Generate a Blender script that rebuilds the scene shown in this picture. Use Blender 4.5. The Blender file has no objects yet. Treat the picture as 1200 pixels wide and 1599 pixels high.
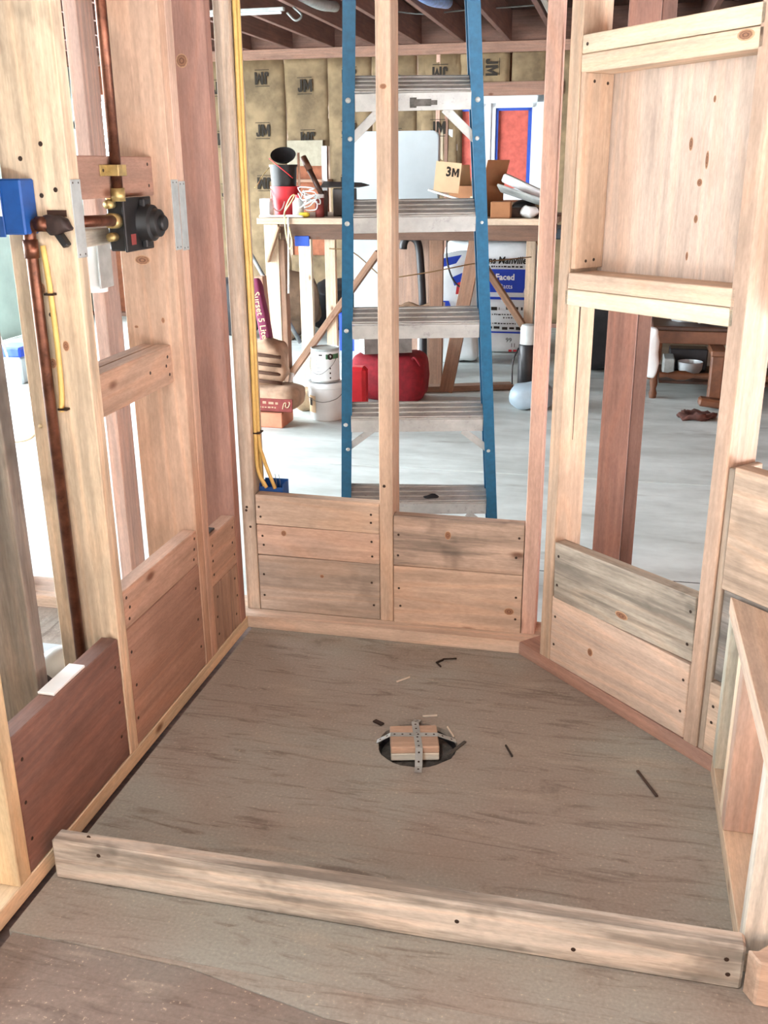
import bpy, bmesh, math, random
from mathutils import Matrix, Vector, Euler, noise

sc = bpy.context.scene
COL = sc.collection
random.seed(7)

# ------------------------------------------------------------------ camera, world, light, exposure
F_PX, PITCH, YAW, ROLL = 1531.4, 0.338209, -0.229702, -0.007802
CAM = Vector((0.9939, -2.4722, 1.2853))
W, DG = 0.7984, 0.4761            # width of the back wall, reach of the diagonal wall
SLAB = -0.12                      # garage slab level; the plywood shower floor is z = 0


def make_camera():
    w = Vector((math.sin(YAW) * math.cos(PITCH), math.cos(YAW) * math.cos(PITCH), -math.sin(PITCH)))
    r0 = Vector((math.cos(YAW), -math.sin(YAW), 0))
    u0 = r0.cross(w)
    r = math.cos(ROLL) * r0 + math.sin(ROLL) * u0
    u = -math.sin(ROLL) * r0 + math.cos(ROLL) * u0
    cd = bpy.data.cameras.new('camera')
    cd.sensor_fit = 'VERTICAL'
    cd.sensor_height = 36.0
    cd.lens = F_PX * 36.0 / 1599.0
    cd.clip_start = 0.05
    cd.clip_end = 200
    c = bpy.data.objects.new('camera', cd)
    COL.objects.link(c)
    m = Matrix((r, u, -w)).transposed().to_4x4()
    m.translation = CAM
    c.matrix_world = m
    sc.camera = c


make_camera()

wd = bpy.data.worlds.new('overcast_sky')
sc.world = wd
wd.use_nodes = True
bg = wd.node_tree.nodes['Background']
bg.inputs['Color'].default_value = (0.86, 0.94, 1.0, 1)
bg.inputs['Strength'].default_value = 40.0


def portal(name, loc, rot, sx, sy):
    l = bpy.data.lights.new(name, 'AREA')
    l.shape = 'RECTANGLE'
    l.size, l.size_y = sx, sy
    l.cycles.is_portal = True
    o = bpy.data.objects.new(name, l)
    COL.objects.link(o)
    o.location = loc
    o.rotation_euler = rot


HP = math.pi / 2
# daylight enters by the open garage door on the left, by a window in the far wall and by an opening added behind the camera
DOOR_Y0, DOOR_Y1, DOOR_Z = -1.4, 5.0, 2.2
portal('garage_door_daylight', (-4.2, (DOOR_Y0 + DOOR_Y1) / 2, 0.99), (0, -HP, 0), DOOR_Z - SLAB, DOOR_Y1 - DOOR_Y0)
portal('rear_opening_fill', (0.6, -4.6, 1.45), (HP, 0, 0), 0.7, 0.6)  # small opening added out of view to light the shower
portal('far_window_daylight', (-3.75, 6.72, 1.45), (-HP, 0, 0), 1.3, 1.0)

vs = sc.view_settings
sc.display_settings.display_device = 'sRGB'
vs.view_transform = 'Standard'
vs.look = 'None'
vs.gamma = 1.0
vs.exposure = -0.12
vs.use_curve_mapping = False

# ------------------------------------------------------------------ materials


def lin(c):
    return tuple(((v / 255) / 12.92) if v / 255 <= .04045 else (((v / 255) + .055) / 1.055) ** 2.4 for v in c)


MATS = {}


class NT:
    def __init__(self, name):
        self.m = bpy.data.materials.new(name)
        self.m.use_nodes = True
        self.t = self.m.node_tree
        self.b = self.t.nodes['Principled BSDF']

    def n(self, kind, **kw):
        x = self.t.nodes.new(kind)
        for k, v in kw.items():
            setattr(x, k, v)
        return x

    def l(self, a, b):
        self.t.links.new(a, b)

    def math(self, op, a, b=None, c=None, clamp=False):
        x = self.n('ShaderNodeMath', operation=op, use_clamp=clamp)
        for i, v in enumerate((a, b, c)):
            if v is None:
                continue
            if isinstance(v, (int, float)):
                x.inputs[i].default_value = v
            else:
                self.l(v, x.inputs[i])
        return x.outputs[0]

    def vmul(self, v, s):
        x = self.n('ShaderNodeVectorMath', operation='MULTIPLY')
        self.l(v, x.inputs[0])
        x.inputs[1].default_value = s
        return x.outputs[0]

    def noise(self, vec, scale=1.0, detail=3.0, rough=.55, dist=0.0):
        x = self.n('ShaderNodeTexNoise')
        self.l(vec, x.inputs['Vector'])
        x.inputs['Scale'].default_value = scale
        x.inputs['Detail'].default_value = detail
        x.inputs['Roughness'].default_value = rough
        x.inputs['Distortion'].default_value = dist
        return x.outputs['Fac']

    def rng(self, v, a, b, c, d, smooth=False):
        x = self.n('ShaderNodeMapRange')
        if smooth:
            x.interpolation_type = 'SMOOTHSTEP'
        self.l(v, x.inputs['Value'])
        for i, q in zip((1, 2, 3, 4), (a, b, c, d)):
            x.inputs[i].default_value = q
        return x.outputs[0]

    def mix(self, f, a, b, mode='MIX'):
        x = self.n('ShaderNodeMix', data_type='RGBA', blend_type=mode)
        if isinstance(f, (int, float)):
            x.inputs[0].default_value = f
        else:
            self.l(f, x.inputs[0])
        for i, v in ((6, a), (7, b)):
            if isinstance(v, tuple):
                x.inputs[i].default_value = (*v, 1) if len(v) == 3 else v
            else:
                self.l(v, x.inputs[i])
        return x.outputs[2]

    def bump(self, h, strength=.3, dist=.003):
        x = self.n('ShaderNodeBump')
        x.inputs['Strength'].default_value = strength
        x.inputs['Distance'].default_value = dist
        self.l(h, x.inputs['Height'])
        self.l(x.outputs[0], self.b.inputs['Normal'])

    def coords(self, spread=True):
        tc = self.n('ShaderNodeTexCoord')
        if not spread:
            return tc.outputs['Object']
        oi = self.n('ShaderNodeObjectInfo')
        a = self.n('ShaderNodeVectorMath', operation='SCALE')
        a.inputs[0].default_value = (13.1, 37.7, 71.3)
        self.l(oi.outputs['Random'], a.inputs['Scale'])
        s = self.n('ShaderNodeVectorMath', operation='ADD')
        self.l(tc.outputs['Object'], s.inputs[0])
        self.l(a.outputs[0], s.inputs[1])
        return s.outputs[0]


def grey(t, v):
    c = t.n('ShaderNodeCombineColor')
    for i in range(3):
        t.l(v, c.inputs[i])
    return c.outputs[0]


def wood(name, knots=.90, streak=1.0, weather=0.0, rings=1.0):
    """sawn lumber, grain along the piece's own long axis; the piece's colour is its object colour"""
    t = NT(name)
    v = t.coords()
    oi = t.n('ShaderNodeObjectInfo')
    fine = t.noise(t.vmul(v, (2.2, 75, 75)), 1, 3, .6)
    warp = t.noise(t.vmul(v, (.9, 7, 7)), 1, 1.5, .5, .4)
    ring = t.math('SINE', t.math('MULTIPLY', warp, 52.0))
    blotch = t.noise(t.vmul(v, (2.6, 7, 7)), 1, 3, .6)
    f1 = t.rng(fine, .3, .7, 1 - .17 * streak, 1 + .11 * streak)
    f2 = t.rng(ring, -1, 1, 1 - .09 * rings, 1 + .05 * rings)
    f3 = t.rng(blotch, .3, .7, .86, 1.1)
    fuzz = t.noise(t.vmul(v, (60, 260, 260)), 1, 2, .6)
    mott = t.noise(t.vmul(v, (9, 22, 22)), 1, 4, .65)
    f3 = t.math('MULTIPLY', t.math('MULTIPLY', f3, t.rng(fuzz, .3, .7, .90, 1.08)), t.rng(mott, .3, .7, .90, 1.08))
    f = t.math('MULTIPLY', t.math('MULTIPLY', f1, f2), f3)
    col = t.mix(1.0, oi.outputs['Color'], grey(t, f), 'MULTIPLY')
    red = t.rng(ring, .1, 1, .0, .2 * rings)
    col = t.mix(red, col, t.mix(1.0, col, (1.0, .74, .55), 'MULTIPLY'))
    # knots with a darker ring round them
    vo = t.n('ShaderNodeTexVoronoi')
    vo.inputs['Scale'].default_value = 1.0
    t.l(t.vmul(v, (6.0, 13.0, 13.0)), vo.inputs['Vector'])
    sep = t.n('ShaderNodeSeparateColor')
    t.l(vo.outputs['Color'], sep.inputs[0])
    on = t.math('GREATER_THAN', sep.outputs[0], knots)
    k = t.math('MULTIPLY', t.rng(vo.outputs['Distance'], .05, .19, .85, 0, True), on)
    col = t.mix(k, col, lin((96, 58, 38)))
    if weather:
        g = t.noise(t.vmul(v, (2.0, 26, 26)), 1, 4, .65)
        col = t.mix(t.rng(g, .42, .62, 0, weather, True), col, lin((84, 80, 74)))
        g2 = t.noise(t.vmul(v, (7, 9, 9)), 1, 3, .6)
        col = t.mix(t.rng(g2, .56, .72, 0, weather * .8, True), col, lin((60, 55, 50)))
    t.l(col, t.b.inputs['Base Color'])
    t.b.inputs['Roughness'].default_value = .72
    t.b.inputs['Specular IOR Level'].default_value = .25
    t.bump(fine, .35, .0015)
    MATS[name] = t.m
    return t.m


WOOD = wood('sawn_lumber')
WEATHERED = wood('weathered_lumber', .9, 1.3, .6)
STAINED = wood('stained_lumber', .88, 1.2, .3)
PLYFACE = wood('plywood_face', .97, .9, .12, .9)


def plain(name, c, rough=.6, metal=0.0, var=.12, scale=9.0, bump=0.0, spec=.4, spread=True, dark=None, c2=None):
    t = NT(name)
    v = t.coords(spread)
    n = t.noise(v, scale, 4, .6)
    base = lin(c)
    lo = tuple(x * (1 - var * 1.6) for x in base) if c2 is None else lin(c2)
    hi = tuple(min(1, x * (1 + var)) for x in base)
    col = t.mix(t.rng(n, .32, .68, 0, 1), lo, hi)
    if dark:
        d = t.noise(v, scale * 2.7, 4, .7)
        col = t.mix(t.rng(d, .56, .7, 0, dark, True), col, lin((40, 36, 33)))
    t.l(col, t.b.inputs['Base Color'])
    t.b.inputs['Roughness'].default_value = rough
    t.b.inputs['Metallic'].default_value = metal
    t.b.inputs['Specular IOR Level'].default_value = spec
    if bump:
        t.bump(n, bump, .004)
    MATS[name] = t.m
    return t.m


COPPER = plain('tarnished_copper', (112, 72, 56), .42, .85, .3, 30, dark=.4)
BRASS = plain('brass', (178, 156, 104), .4, .6, .25, 40)
BLACKP = plain('black_plastic', (26, 26, 27), .45, 0, .3, 40, dark=.3)
BLUEBOX = plain('blue_pvc_box', (20, 72, 138), .5, 0, .12, 30)
GALV = plain('galvanised_steel', (172, 178, 176), .5, .35, .12, 25)
ALU = plain('brushed_aluminium', (172, 172, 168), .45, .3, .12, 18, dark=.25)
LADBLUE = plain('blue_fibreglass', (20, 84, 116), .5, 0, .12, 60)
YELLOWC = plain('yellow_cable_sheath', (206, 172, 100), .5, 0, .1, 30)
WHITEP = plain('white_plastic', (226, 230, 230), .5, 0, .05, 8)
WHITEPANEL = plain('white_moulded_panel', (176, 186, 190), .55, 0, .04, 5)
REDP = plain('red_plastic', (200, 40, 50), .45, 0, .12, 9)
REDBAG = plain('dark_red_canvas', (130, 22, 34), .8, 0, .18, 30, .3)
BLACKBAG = plain('black_sacking', (30, 29, 32), .7, 0, .3, 9, .4)
BROWNTARP = plain('brown_canvas', (110, 86, 66), .85, 0, .25, 8, .4)
PURPLE = plain('plum_paper', (120, 44, 78), .75, 0, .1, 20)
PAPER = plain('tan_sack_paper', (170, 140, 116), .85, 0, .18, 14, .4)
STRIPE_D = plain('dark_brown_print', (92, 66, 52), .85, 0, .12, 20)
MAROON = plain('maroon_print', (122, 54, 50), .85, 0, .14, 20)
CARD = plain('cardboard', (146, 100, 66), .85, 0, .08, 12)
CARDL = plain('pale_cardboard', (214, 186, 150), .85, 0, .05, 12)
KRAFT = plain('kraft_facing', (132, 112, 84), .8, 0, .2, 5, .6, c2=(98, 82, 60))
OSB = plain('red_sheathing_board', (196, 96, 84), .85, 0, .14, 16)
OSBB = plain('brown_sheathing', (150, 92, 66), .85, 0, .16, 18)
VINYL = plain('white_vinyl', (222, 228, 232), .4, 0, .03, 5)
BLUETAPE = plain('blue_tape', (36, 76, 170), .6, 0, .06, 30)
INK = plain('black_ink', (44, 38, 32), .9, 0, .1, 30)
BLUEINK = plain('blue_ink', (26, 62, 178), .6, 0, .06, 20)
WHITEINK = plain('white_ink', (236, 238, 240), .7, 0, .03, 20)
REDINK = plain('red_ink', (196, 44, 48), .7, 0, .06, 20)
GREENINK = plain('green_ink', (70, 118, 84), .7, 0, .06, 20)
NAILM = plain('rusty_nail', (58, 44, 36), .6, .5, .2, 60)
GREYM = plain('grey_sheet_metal', (128, 130, 128), .5, .4, .2, 15)
TREADM = plain('mottled_grey', (150, 152, 148), .7, 0, .2, 9)
FOIL = plain('crumpled_foil', (200, 206, 208), .3, .3, .15, 14)
DARKW = plain('dark_stained_wood', (66, 42, 30), .5, 0, .25, 12)
BROWNW = plain('turned_brown_wood', (104, 66, 44), .5, 0, .2, 14)
ABS = plain('black_abs_pipe', (34, 33, 36), .4, 0, .2, 20)
PVCW = plain('grey_white_pvc', (196, 204, 204), .4, 0, .06, 12)
CONC = plain('rough_mortar', (86, 84, 80), .95, 0, .35, 40, .8, dark=.5)
WIREM = plain('brown_wire', (120, 92, 60), .7, 0, .1, 30)
DUCTM = plain('blue_flexible_duct', (120, 160, 215), .35, .2, .2, 25)
MINT = plain('grey_green_board', (150, 168, 160), .8, 0, .08, 4)
SAWH = plain('dark_grey_steel', (80, 76, 74), .5, .5, .15, 20)
GRAVEL = plain('driveway_gravel', (186, 184, 178), .95, 0, .12, 6, .3)


def slab_material():
    t = NT('concrete_slab')
    v = t.coords(False)
    a = t.noise(t.vmul(v, (.9, 2.6, 1)), 1.6, 5, .62)
    b = t.noise(v, 14, 4, .65)
    col = t.mix(t.rng(a, .36, .62, 0, 1), lin((176, 184, 180)), lin((208, 216, 213)))
    st = t.noise(t.vmul(v, (1.1, 4.2, 1)), 1.7, 4, .6)
    col = t.mix(t.rng(st, .58, .72, 0, .45, True), col, lin((112, 108, 98)))
    col = t.mix(t.rng(b, .3, .7, .12, 0), col, lin((90, 90, 86)))
    t.l(col, t.b.inputs['Base Color'])
    t.b.inputs['Roughness'].default_value = .55
    t.bump(b, .12, .004)
    return t.m


SLABM = slab_material()


def plyfloor_material(name='dusty_plywood', k=1.0, warm=0):
    """dusty weathered plywood: grey dirt film over brown veneer with dark wavy grain"""
    t = NT(name)
    v = t.coords(False)
    big = t.noise(v, 1.5, 3, .55)
    col = t.mix(t.rng(big, .36, .62, 0, 1, True), tuple(q * k for q in lin((162, 163 - warm, 154 - warm))), tuple(q * k for q in lin((158, 147 - warm, 136 - warm))))
    g = t.noise(t.vmul(v, (4.0, 30, 1)), 1, 6, .66, 1.5)
    col = t.mix(t.rng(g, .50, .72, 0, .66, True), col, lin((104, 90, 81)))
    g2 = t.noise(t.vmul(v, (3.0, 13, 1)), 1, 3, .6, .8)
    col = t.mix(t.rng(g2, .55, .75, 0, .5, True), col, lin((182, 170, 154)))
    dirt = t.noise(v, 6, 5, .7)
    col = t.mix(t.rng(dirt, .58, .74, 0, .4, True), col, lin((96, 86, 78)))
    sp = t.noise(v, 160, 2, .5)
    col = t.mix(t.rng(sp, .2, .8, .28, 0), col, lin((56, 50, 45)))
    col = t.mix(t.rng(sp, .66, .78, 0, .6, True), col, lin((206, 188, 160)))
    t.l(col, t.b.inputs['Base Color'])
    t.b.inputs['Roughness'].default_value = .85
    t.b.inputs['Specular IOR Level'].default_value = .2
    t.bump(g, .3, .003)
    return t.m


PLYFLOOR = plyfloor_material()
PLYFLOOR2 = plyfloor_material('mauve_plywood', .74, 6)

# ------------------------------------------------------------------ building helpers
WM = {}
ID = Matrix.Identity(4)


def place(o, M, parent=None):
    WM[o.name] = M.copy()
    if parent is not None:
        o.parent = parent
        o.matrix_basis = WM[parent.name].inverted() @ M
    else:
        o.matrix_basis = M
    return o


def T(x, y=None, z=None):
    return Matrix.Translation(Vector((x, y, z)) if y is not None else Vector(x))


def RZ(a):
    return Matrix.Rotation(a, 4, 'Z')


def RX(a):
    return Matrix.Rotation(a, 4, 'X')


def RY(a):
    return Matrix.Rotation(a, 4, 'Y')


def props(o, label=None, cat=None, group=None, kind=None):
    for k, v in (('label', label), ('category', cat), ('group', group), ('kind', kind)):
        if v:
            o[k] = v
    return o


def empty(name, M=ID, label=None, cat=None, group=None, kind=None):
    o = bpy.data.objects.new(name, None)
    o.empty_display_size = .05
    COL.objects.link(o)
    place(o, M)
    return props(o, label, cat, group, kind)


def struct(name, M=ID, label=None):
    return empty(name, M, label, None, None, 'structure')


def mesh_obj(name, me, mat, M=ID, parent=None, color=None, smooth=False):
    o = bpy.data.objects.new(name, me)
    COL.objects.link(o)
    if mat and not me.materials:
        me.materials.append(mat)
    if color:
        c_ = lin(color)
        g_ = .3 * c_[0] + .55 * c_[1] + .15 * c_[2]
        o.color = (*[min(1, (v * .62 + g_ * .38) * .86) for v in c_], 1)
    if smooth:
        for p in me.polygons:
            p.use_smooth = True
    place(o, M, parent)
    return o


def bm_mesh(bm, name='m'):
    me = bpy.data.meshes.new(name)
    bm.normal_update()
    bm.to_mesh(me)
    bm.free()
    return me


_boxes = {}


def box_mesh(sx, sy, sz, bev=.002):
    key = (round(sx, 4), round(sy, 4), round(sz, 4), bev)
    if key in _boxes:
        return _boxes[key]
    bm = bmesh.new()
    bmesh.ops.create_cube(bm, size=1)
    bmesh.ops.scale(bm, vec=(sx, sy, sz), verts=bm.verts)
    b = min(bev, sx * .3, sy * .3, sz * .3)
    if b > 0:
        bmesh.ops.bevel(bm, geom=bm.edges[:], offset=b, segments=1, affect='EDGES')
    me = bm_mesh(bm)
    _boxes[key] = me
    return me


def with_mat(me, mat):
    """a copy of a cached mesh per material"""
    key = (me.name, mat.name)
    if key in _boxes:
        return _boxes[key]
    if not me.materials:
        me.materials.append(mat)
        _boxes[key] = me
        return me
    if me.materials[0] == mat:
        return me
    c = me.copy()
    c.materials.clear()
    c.materials.append(mat)
    _boxes[key] = c
    return c


def bx(name, parent, x0, x1, y0, y1, z0, z1, mat=WOOD, color=None, F=ID, bev=.002, tilt=None, axis=None):
    """box given by its extents in frame F; its own X axis is the longest side, so grain runs along it"""
    x0, x1 = sorted((x0, x1)); y0, y1 = sorted((y0, y1)); z0, z1 = sorted((z0, z1))
    s = (x1 - x0, y1 - y0, z1 - z0)
    c = Vector(((x0 + x1) / 2, (y0 + y1) / 2, (z0 + z1) / 2))
    M = F @ T(c)
    if tilt is not None:
        M = M @ tilt
    if axis == 'z' or (axis is None and s[2] >= s[0] and s[2] >= s[1]):
        R = RY(-HP); d = (s[2], s[1], s[0])
    elif s[1] >= s[0]:
        R = RZ(HP); d = (s[1], s[0], s[2])
    else:
        R = ID; d = s
    me = with_mat(box_mesh(*d, bev), mat)
    return mesh_obj(name, me, None, M @ R, parent, color)


def bar(name, parent, p0, p1, w, h, mat=WOOD, color=None, up=(0, 0, 1), bev=.002):
    """a straight timber from p0 to p1, w across, h along 'up'"""
    p0 = Vector(p0); p1 = Vector(p1)
    d = p1 - p0
    x = d.normalized()
    u = Vector(up)
    y = u.cross(x).normalized()
    z = x.cross(y)
    M = Matrix((x, y, z)).transposed().to_4x4()
    M.translation = (p0 + p1) / 2
    me = with_mat(box_mesh(d.length, w, h, bev), mat)
    return mesh_obj(name, me, None, M, parent, color)


def prism(name, parent, poly, z0, z1, mat=WOOD, color=None, F=ID, bev=.0015):
    """vertical prism over a plan polygon"""
    cx = sum(p[0] for p in poly) / len(poly); cy = sum(p[1] for p in poly) / len(poly)
    bm = bmesh.new()
    vs_ = [bm.verts.new((p[0] - cx, p[1] - cy, -(z1 - z0) / 2)) for p in poly]
    f = bm.faces.new(vs_)
    r = bmesh.ops.extrude_face_region(bm, geom=[f])
    for v in r['geom']:
        if isinstance(v, bmesh.types.BMVert):
            v.co.z += z1 - z0
    bmesh.ops.recalc_face_normals(bm, faces=bm.faces)
    if bev:
        bmesh.ops.bevel(bm, geom=bm.edges[:], offset=bev, segments=1, affect='EDGES')
    R = ID
    xs = [p[0] for p in poly]; ys = [p[1] for p in poly]
    dx, dy, dz = max(xs) - min(xs), max(ys) - min(ys), z1 - z0
    if dz >= dx and dz >= dy:
        R = RY(-HP)
    elif dy >= dx:
        R = RZ(HP)
    bmesh.ops.transform(bm, matrix=R.inverted(), verts=bm.verts)
    return mesh_obj(name, bm_mesh(bm), mat, F @ T(cx, cy, (z0 + z1) / 2) @ R, parent, color)


def tube_mesh(pts, r, seg=10, closed_ends=True, radii=None):
    pts = [Vector(p) for p in pts]
    bm = bmesh.new()
    rings = []
    prev = None
    for i, p in enumerate(pts):
        if i == 0:
            d = pts[1] - p
        elif i == len(pts) - 1:
            d = p - pts[i - 1]
        else:
            d = (pts[i + 1] - p).normalized() + (p - pts[i - 1]).normalized()
        d.normalize()
        if prev is None:
            a = Vector((0, 0, 1)) if abs(d.z) < .9 else Vector((1, 0, 0))
            n = a.cross(d).normalized()
        else:
            n = (prev - d * prev.dot(d)).normalized()
        prev = n
        b = d.cross(n)
        rr = radii[i] if radii else r
        rings.append([bm.verts.new(p + (n * math.cos(2 * math.pi * k / seg) + b * math.sin(2 * math.pi * k / seg)) * rr) for k in range(seg)])
    for a, b in zip(rings, rings[1:]):
        for k in range(seg):
            bm.faces.new((a[k], a[(k + 1) % seg], b[(k + 1) % seg], b[k]))
    if closed_ends:
        bm.faces.new(rings[0][::-1]); bm.faces.new(rings[-1])
    bmesh.ops.recalc_face_normals(bm, faces=bm.faces)
    return bm_mesh(bm)


def smooth_path(pts, n=6):
    """Catmull-Rom through the points"""
    P = [Vector(p) for p in pts]
    P = [P[0] * 2 - P[1]] + P + [P[-1] * 2 - P[-2]]
    out = []
    for i in range(1, len(P) - 2):
        for k in range(n):
            t = k / n
            a, b, c, d = P[i - 1], P[i], P[i + 1], P[i + 2]
            out.append(.5 * ((2 * b) + (c - a) * t + (2 * a - 5 * b + 4 * c - d) * t * t + (3 * b - a - 3 * c + d) * t ** 3))
    out.append(P[-2])
    return out


def tube(name, parent, pts, r, mat, seg=10, smooth_n=0, base=None):
    pts = [Vector(p) for p in pts]
    if smooth_n:
        pts = smooth_path(pts, smooth_n)
    o0 = Vector(base) if base else pts[0]
    me = tube_mesh([p - o0 for p in pts], r, seg)
    return mesh_obj(name, me, mat, T(o0), parent, smooth=True)


def lathe(name, parent, prof, M, mat, seg=24, smooth=True, color=None):
    """profile of (radius, height) pairs turned about local Z"""
    bm = bmesh.new()
    rings = []
    for r, z in prof:
        if r < 1e-5:
            rings.append([bm.verts.new((0, 0, z))])
        else:
            rings.append([bm.verts.new((r * math.cos(2 * math.pi * k / seg), r * math.sin(2 * math.pi * k / seg), z)) for k in range(seg)])
    for a, b in zip(rings, rings[1:]):
        for k in range(seg):
            k2 = (k + 1) % seg
            if len(a) == 1 and len(b) == 1:
                continue
            if len(a) == 1:
                bm.faces.new((a[0], b[k2], b[k]))
            elif len(b) == 1:
                bm.faces.new((a[k], a[k2], b[0]))
            else:
                bm.faces.new((a[k], a[k2], b[k2], b[k]))
    bmesh.ops.recalc_face_normals(bm, faces=bm.faces)
    me = bm_mesh(bm)
    o = mesh_obj(name, me, mat, M, parent, color)
    if smooth:
        for p in me.polygons:
            p.use_smooth = True
        me.set_sharp_from_angle(angle=.7)
    return o


def pillow(name, parent, size, M, mat, power=.45, amp=.01, freq=8, seg=(22, 14), seed=0, droop=0.0, fold=0.0):
    """a stuffed or crumpled body: superellipsoid with folds"""
    bm = bmesh.new()
    nu, nv = seg

    def sp(v, e):
        return math.copysign(abs(v) ** e, v)
    rows = []
    for j in range(nv + 1):
        ph = -HP + math.pi * j / nv
        row = []
        for i in range(nu):
            th = 2 * math.pi * i / nu
            x = sp(math.cos(ph), power) * sp(math.cos(th), power) * size[0] / 2
            y = sp(math.cos(ph), power) * sp(math.sin(th), power) * size[1] / 2
            z = sp(math.sin(ph), power) * size[2] / 2
            p = Vector((x, y, z))
            d = noise.noise_vector((p + Vector((seed, seed * 2.3, 1.7))) * freq) * amp
            if fold:
                d.z += fold * math.sin(p.x * freq * 5 + p.y * 9 + seed)
            p += d
            p.z -= droop * ((2 * x / size[0]) ** 2 + (2 * y / size[1]) ** 2)
            row.append(p)
            if j in (0, nv):
                break
        rows.append([bm.verts.new(p) for p in row])
    for a, b in zip(rows, rows[1:]):
        for k in range(nu):
            k2 = (k + 1) % nu
            if len(a) == 1:
                bm.faces.new((a[0], b[k2], b[k]))
            elif len(b) == 1:
                bm.faces.new((a[k], a[k2], b[0]))
            else:
                bm.faces.new((a[k], a[k2], b[k2], b[k]))
    bmesh.ops.recalc_face_normals(bm, faces=bm.faces)
    return mesh_obj(name, bm_mesh(bm), mat, M, parent, smooth=True)


_txt = {}


def text(s, size, M, parent, mat, name='lettering', bold=0.0, shear=0.0, sx=1.0):
    """raised print: local X along the line, local Y up, facing local +Z"""
    key = (s, size, mat.name, bold, shear)
    if key not in _txt:
        cu = bpy.data.curves.new('t', 'FONT')
        cu.body = s
        cu.size = size
        cu.extrude = .0004
        cu.offset = bold
        cu.shear = shear
        cu.align_x = 'CENTER'
        cu.align_y = 'CENTER'
        cu.resolution_u = 2
        ob = bpy.data.objects.new('t', cu)
        COL.objects.link(ob)
        dg = bpy.context.evaluated_depsgraph_get()
        me = bpy.data.meshes.new_from_object(ob.evaluated_get(dg))
        bpy.data.objects.remove(ob)
        me.materials.clear()
        me.materials.append(mat)
        _txt[key] = me
    return mesh_obj(name, _txt[key], None, M @ Matrix.Diagonal((sx, 1, 1, 1)), parent)


FACE_CAM = RX(HP)      # text standing upright, facing -Y

_nail = None


def nail(parent, p, n, r=.0042):
    """a nail head or its hole: a low dark disc on the face with normal n"""
    global _nail
    if _nail is None:
        bm = bmesh.new()
        bmesh.ops.create_cone(bm, cap_ends=True, segments=8, radius1=1, radius2=.8, depth=.4)
        _nail = bm_mesh(bm)
        _nail.materials.append(NAILM)
    q = Vector(n).normalized().to_track_quat('Z', 'Y').to_matrix().to_4x4()
    return mesh_obj('nail', _nail, None, T(p) @ q @ Matrix.Diagonal((r, r, r * .6, 1)), parent)


def nails(parent, pts, n, r=.0042, F=ID):
    nn = F.to_3x3() @ Vector(n)
    for p in pts:
        nail(parent, F @ Vector(p), nn, r)


def knot_material():
    """dark heart, growth rings, fading into the board's own tone at the rim"""
    t = NT('knot_wood')
    tc = t.n('ShaderNodeTexCoord')
    ln = t.n('ShaderNodeVectorMath', operation='LENGTH')
    t.l(t.vmul(tc.outputs['Object'], (1, 1, 0)), ln.inputs[0])
    n = t.noise(tc.outputs['Object'], 3.0, 3, .6)
    r = t.math('ADD', ln.outputs['Value'], t.math('MULTIPLY', t.math('SUBTRACT', n, .5), .35))
    ring = t.rng(t.math('SINE', t.math('MULTIPLY', r, 16.0)), -1, 1, 0, 1)
    col = t.mix(ring, lin((98, 64, 46)), lin((146, 104, 76)))
    col = t.mix(t.rng(r, .55, .95, 0, 1, True), col, lin((186, 146, 112)))
    t.l(col, t.b.inputs['Base Color'])
    t.b.inputs['Roughness'].default_value = .75
    return t.m


KNOTM = knot_material()
_knot = None


def knot(parent, p, n, rx, ry, up=(0, 0, 1)):
    """an oval knot in the face with normal n; ry runs along 'up'"""
    global _knot
    if _knot is None:
        bm = bmesh.new()
        bmesh.ops.create_cone(bm, cap_ends=True, segments=14, radius1=1, radius2=.75, depth=1)
        _knot = bm_mesh(bm)
        _knot.materials.append(KNOTM)
    z = Vector(n).normalized()
    y = (Vector(up) - z * Vector(up).dot(z)).normalized()
    R = Matrix((y.cross(z), y, z)).transposed().to_4x4()
    return mesh_obj('knot', _knot, None, T(p) @ R @ Matrix.Diagonal((rx, ry, .0012, 1)), parent)


# lumber colours
PINK = (224, 168, 138); FIR = (206, 160, 122); YEL = (222, 194, 148); PALE = (236, 214, 176)
TAN = (200, 162, 128); BRN = (172, 118, 88); RED = (150, 92, 66); GRY = (176, 160, 142)
ROSE = (210, 158, 128); DKB = (132, 84, 66)

# ================================================================== STRUCTURE
# ---- plywood floor: three sheets with real edges, the front one with a gap at the left plate
floor = struct('floor', ID, 'dusty grey-brown plywood subfloor of the shower and the room before it')


def sheet_with_hole(name, x0, x1, y0, y1, hx, hy, hr, th=.018):
    bm = bmesh.new()
    o = [bm.verts.new(p) for p in ((x0, y0, 0), (x1, y0, 0), (x1, y1, 0), (x0, y1, 0))]
    rnd = random.Random(3)
    h = []
    for k in range(28):
        a = 2 * math.pi * k / 28
        r = hr * (1 + rnd.uniform(-.025, .025))
        h.append(bm.verts.new((hx + r * math.cos(a), hy + r * math.sin(a), 0)))
    es = [bm.edges.new((o[i], o[(i + 1) % 4])) for i in range(4)]
    es += [bm.edges.new((h[i], h[(i + 1) % 28])) for i in range(28)]
    bmesh.ops.triangle_fill(bm, edges=es, use_beauty=True)
    r = bmesh.ops.extrude_face_region(bm, geom=bm.faces[:])
    for v in r['geom']:
        if isinstance(v, bmesh.types.BMVert):
            v.co.z -= th
    bmesh.ops.recalc_face_normals(bm, faces=bm.faces)
    return mesh_obj(name, bm_mesh(bm), PLYFLOOR, ID, floor)


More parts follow.
